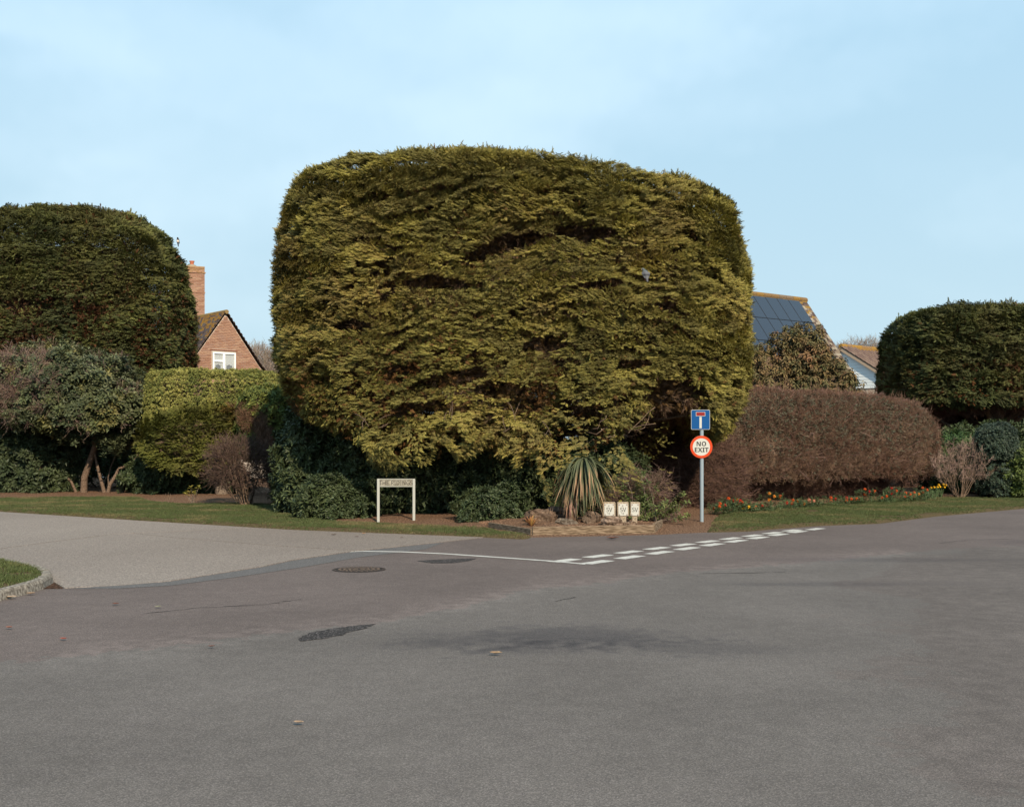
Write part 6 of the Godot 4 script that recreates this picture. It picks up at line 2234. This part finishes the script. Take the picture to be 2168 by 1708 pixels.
# ------------------------------------------------------------------ birds: one skin over tapered bones
func skin(bones: Array, cell: float, colour: Callable) -> Shape:
	# bones: [a, b, ra, rb]; surface nets over the smooth union of tapered capsules
	var lo := Vector3.ONE * 1e9
	var hi := -lo
	for b in bones:
		for k in 2:
			lo = lo.min(b[k] - Vector3.ONE * (b[2 + k] + cell * 3))
			hi = hi.max(b[k] + Vector3.ONE * (b[2 + k] + cell * 3))
	var nx := int((hi.x - lo.x) / cell) + 1
	var ny := int((hi.y - lo.y) / cell) + 1
	var nz := int((hi.z - lo.z) / cell) + 1
	var field := func(p: Vector3) -> float:
		var d := 1.0
		for b in bones:
			var ab: Vector3 = b[1] - b[0]
			var t := clampf((p - b[0]).dot(ab) / maxf(ab.length_squared(), 1e-9), 0, 1)
			var e: float = p.distance_to(b[0] + ab * t) - lerpf(b[2], b[3], t)
			var k := 0.012
			var h := clampf(0.5 + 0.5 * (d - e) / k, 0, 1)
			d = lerpf(d, e, h) - k * h * (1.0 - h)
		return d
	var f := PackedFloat32Array()
	f.resize(nx * ny * nz)
	for z in nz:
		for y in ny:
			for x in nx:
				f[(z * ny + y) * nx + x] = field.call(lo + Vector3(x, y, z) * cell)
	var at := {}
	for z in nz - 1:
		for y in ny - 1:
			for x in nx - 1:
				var inside := 0
				var sum := Vector3.ZERO
				var n := 0
				for c in 8:
					if f[((z + (c >> 2)) * ny + y + ((c >> 1) & 1)) * nx + x + (c & 1)] < 0:
						inside += 1
				if inside == 0 or inside == 8:
					continue
				for c in 8:
					for ax in 3:
						if (c >> ax) & 1:
							continue
						var e := c | (1 << ax)
						var va := f[((z + (c >> 2)) * ny + y + ((c >> 1) & 1)) * nx + x + (c & 1)]
						var vb := f[((z + (e >> 2)) * ny + y + ((e >> 1) & 1)) * nx + x + (e & 1)]
						if (va < 0) != (vb < 0):
							var pa := Vector3(c & 1, (c >> 1) & 1, c >> 2)
							var pb := Vector3(e & 1, (e >> 1) & 1, e >> 2)
							sum += pa.lerp(pb, va / (va - vb))
							n += 1
				at[(z * ny + y) * nx + x] = lo + (Vector3(x, y, z) + sum / n) * cell
	var grad := func(p: Vector3) -> Vector3:
		var e := cell * 0.5
		return Vector3(field.call(p + Vector3(e, 0, 0)) - field.call(p - Vector3(e, 0, 0)), field.call(p + Vector3(0, e, 0)) - field.call(p - Vector3(0, e, 0)), field.call(p + Vector3(0, 0, e)) - field.call(p - Vector3(0, 0, e))).normalized()
	var s := Shape.new()
	var step := [1, nx, nx * ny]
	for z in range(1, nz - 1):
		for y in range(1, ny - 1):
			for x in range(1, nx - 1):
				var i := (z * ny + y) * nx + x
				for ax in 3:
					var a := f[i]
					var b := f[i + step[ax]]
					if (a < 0) == (b < 0):
						continue
					var u: int = step[(ax + 1) % 3]
					var w: int = step[(ax + 2) % 3]
					if not (at.has(i) and at.has(i - u) and at.has(i - w) and at.has(i - u - w)):
						continue
					var q := [at[i], at[i - u], at[i - u - w], at[i - w]]
					if a >= 0:
						q.reverse()
					var g := []
					var c := []
					for p in q:
						g.append(grad.call(p))
						c.append(colour.call(p))
					s.smooth(q[3], q[2], q[1], g[3], g[2], g[1], c[3], c[2], c[1])
					s.smooth(q[3], q[1], q[0], g[3], g[1], g[0], c[3], c[1], c[0])
	return s

func build_birds() -> void:
	# wood pigeon on a bough, seen from behind, its head turned to the left
	var at := sighted(1368, 589, 23.0)
	var pigeon := thing("pigeon", "grey pigeon perched on a bough high in the big cypress", "bird", at)
	var V := func(x: float, y: float, z: float) -> Vector3: return Vector3(x, y, z)
	var bones := [
		[V.call(-0.01, 0.11, -0.05), V.call(0.005, 0.055, 0.03), 0.062, 0.052], [V.call(0.005, 0.055, 0.03), V.call(0.01, -0.02, 0.075), 0.042, 0.022],
		[V.call(-0.02, 0.14, -0.06), V.call(-0.045, 0.175, -0.05), 0.038, 0.026], [V.call(-0.045, 0.18, -0.05), V.call(-0.058, 0.187, -0.045), 0.026, 0.024],
		[V.call(-0.078, 0.18, -0.04), V.call(-0.095, 0.171, -0.035), 0.008, 0.004],
		[V.call(0.055, 0.10, -0.03), V.call(0.035, 0.0, 0.06), 0.028, 0.014], [V.call(-0.058, 0.10, -0.03), V.call(-0.03, 0.0, 0.06), 0.028, 0.014],
		[V.call(0.01, -0.02, 0.075), V.call(0.015, -0.075, 0.10), 0.022, 0.018]]
	var tone := func(p: Vector3) -> Color:
		if p.x < -0.08:
			return Color(0.55, 0.36, 0.28)
		if p.y > 0.145:
			return Color(0.085, 0.10, 0.105)
		if p.z > 0.02 and p.y < 0.075 and p.y > 0.045:
			return Color(0.05, 0.05, 0.055)
		if p.y < -0.03:
			return Color(0.09, 0.09, 0.10)
		return Color(0.105, 0.105, 0.112)
	part("body", skin(bones, 0.009, tone), mats.feather, pigeon)
	for x in [-0.02, 0.03]:
		var ls := Shape.new()
		tube(ls, [Vector3(x, 0.03, 0.0), Vector3(x, -0.04, 0.01), Vector3(x, -0.045, 0.035)], [0.008, 0.006, 0.004], 6, Color(0.42, 0.12, 0.10))
		part("leg", ls, mats.feather, pigeon)
	# a dark bird with pale belly in the air beside the left-hand conifer
	var fly := thing("flying_bird", "small dark bird with pale belly flying beside the left conifer's top", "bird", sighted(376, 511, 40.0))
	var b2 := [
		[V.call(0, 0.05, 0), V.call(0.0, 0.0, 0.01), 0.042, 0.045], [V.call(0, 0.05, 0), V.call(-0.005, 0.10, 0.0), 0.035, 0.028], [V.call(-0.005, 0.115, 0.0), V.call(-0.008, 0.12, 0.0), 0.027, 0.024],
		[V.call(-0.02, 0.135, 0.01), V.call(-0.035, 0.14, 0.015), 0.006, 0.003], [V.call(0, 0.0, 0.01), V.call(0.012, -0.17, -0.01), 0.034, 0.014],
		[V.call(0.02, 0.06, -0.01), V.call(0.03, -0.06, -0.09), 0.022, 0.010], [V.call(-0.02, 0.06, -0.01), V.call(-0.03, -0.06, -0.09), 0.022, 0.010]]
	var tone2 := func(p: Vector3) -> Color:
		return Color(0.55, 0.48, 0.42) if p.y < 0.045 and p.y > -0.035 and p.z > 0.02 else Color(0.02, 0.018, 0.022)
	part("body", skin(b2, 0.009, tone2), mats.feather, fly)

# ------------------------------------------------------------------ fallen leaves
func build_litter() -> void:
	var spots := [[244, 1280, 0.11, "brown curled leaf on the tarmac below the concrete road's left end", Color(0.14, 0.06, 0.04)], [334, 1286, 0.09, "grey-green leaf on the tarmac right of the brown curled one", Color(0.2, 0.2, 0.13)],
		[133, 1354, 0.09, "reddish leaf lying on the tarmac at lower left", Color(0.22, 0.06, 0.04)], [1050, 1385, 0.13, "pale tan leaf beside the dark stain in the middle of the road", Color(0.30, 0.20, 0.12)],
		[632, 1532, 0.09, "pale tan leaf in the near road, lower middle left", Color(0.26, 0.18, 0.125)], [1298, 1141, 0.30, "brown leaf scrap on the tarmac in front of the timber edging", Color(0.12, 0.06, 0.045)],
		[706, 1133, 0.14, "dark leaf on the concrete below the street name sign", Color(0.08, 0.05, 0.04)], [755, 1137, 0.10, "small dark leaf on the concrete right of the larger dark one", Color(0.09, 0.055, 0.045)],
		[850, 1139, 0.09, "tiny dark leaf on the concrete near its pointed end", Color(0.09, 0.05, 0.04)], [22, 1266, 0.16, "pale leaf pile against the near kerb", Color(0.36, 0.27, 0.2)], [64, 1258, 0.13, "light brown leaf at the foot of the kerb bend", Color(0.3, 0.2, 0.13)],
		[18, 1330, 0.10, "rust-red leaf at the left edge of the tarmac", Color(0.2, 0.08, 0.05)], [447, 1370, 0.08, "dark leaf on the tarmac left of the tar repair", Color(0.1, 0.05, 0.04)], [770, 1130, 0.10, "orange leaf lying at the grass edge near the sign", Color(0.34, 0.16, 0.06)]]
	var i := 0
	for q in spots:
		i += 1
		rng.seed = 900 + i
		var s := Shape.new()
		var l: float = q[2] * 0.75
		var steps := 5
		var prev := []
		for k in steps + 1:
			var t := float(k) / steps
			var w := l * 0.26 * sin(PI * clampf(t * 0.92 + 0.05, 0, 1))
			var x := (t - 0.5) * l
			var y := 0.006 + 0.10 * l * absf(t - 0.45) * 2.0
			var row := [Vector3(x, y + w * 0.5, -w), Vector3(x, y, 0), Vector3(x, y + w * 0.35, w)]
			if k > 0:
				var g := rr(0.8, 1.2)
				var c := Color(q[4].r * g, q[4].g * g, q[4].b * g)
				s.quad(prev[1], prev[0], row[0], row[1], c)
				s.quad(prev[2], prev[1], row[1], row[2], c)
			prev = row
		var o := part(numbered("fallen_leaf"), s, mats.soft_leaf, self)
		o.position = ground_at(q[0], q[1], 0.012)
		o.rotation.y = rr(-0.5, 0.5)
		tag(o, q[3], "leaf", "fallen leaves")
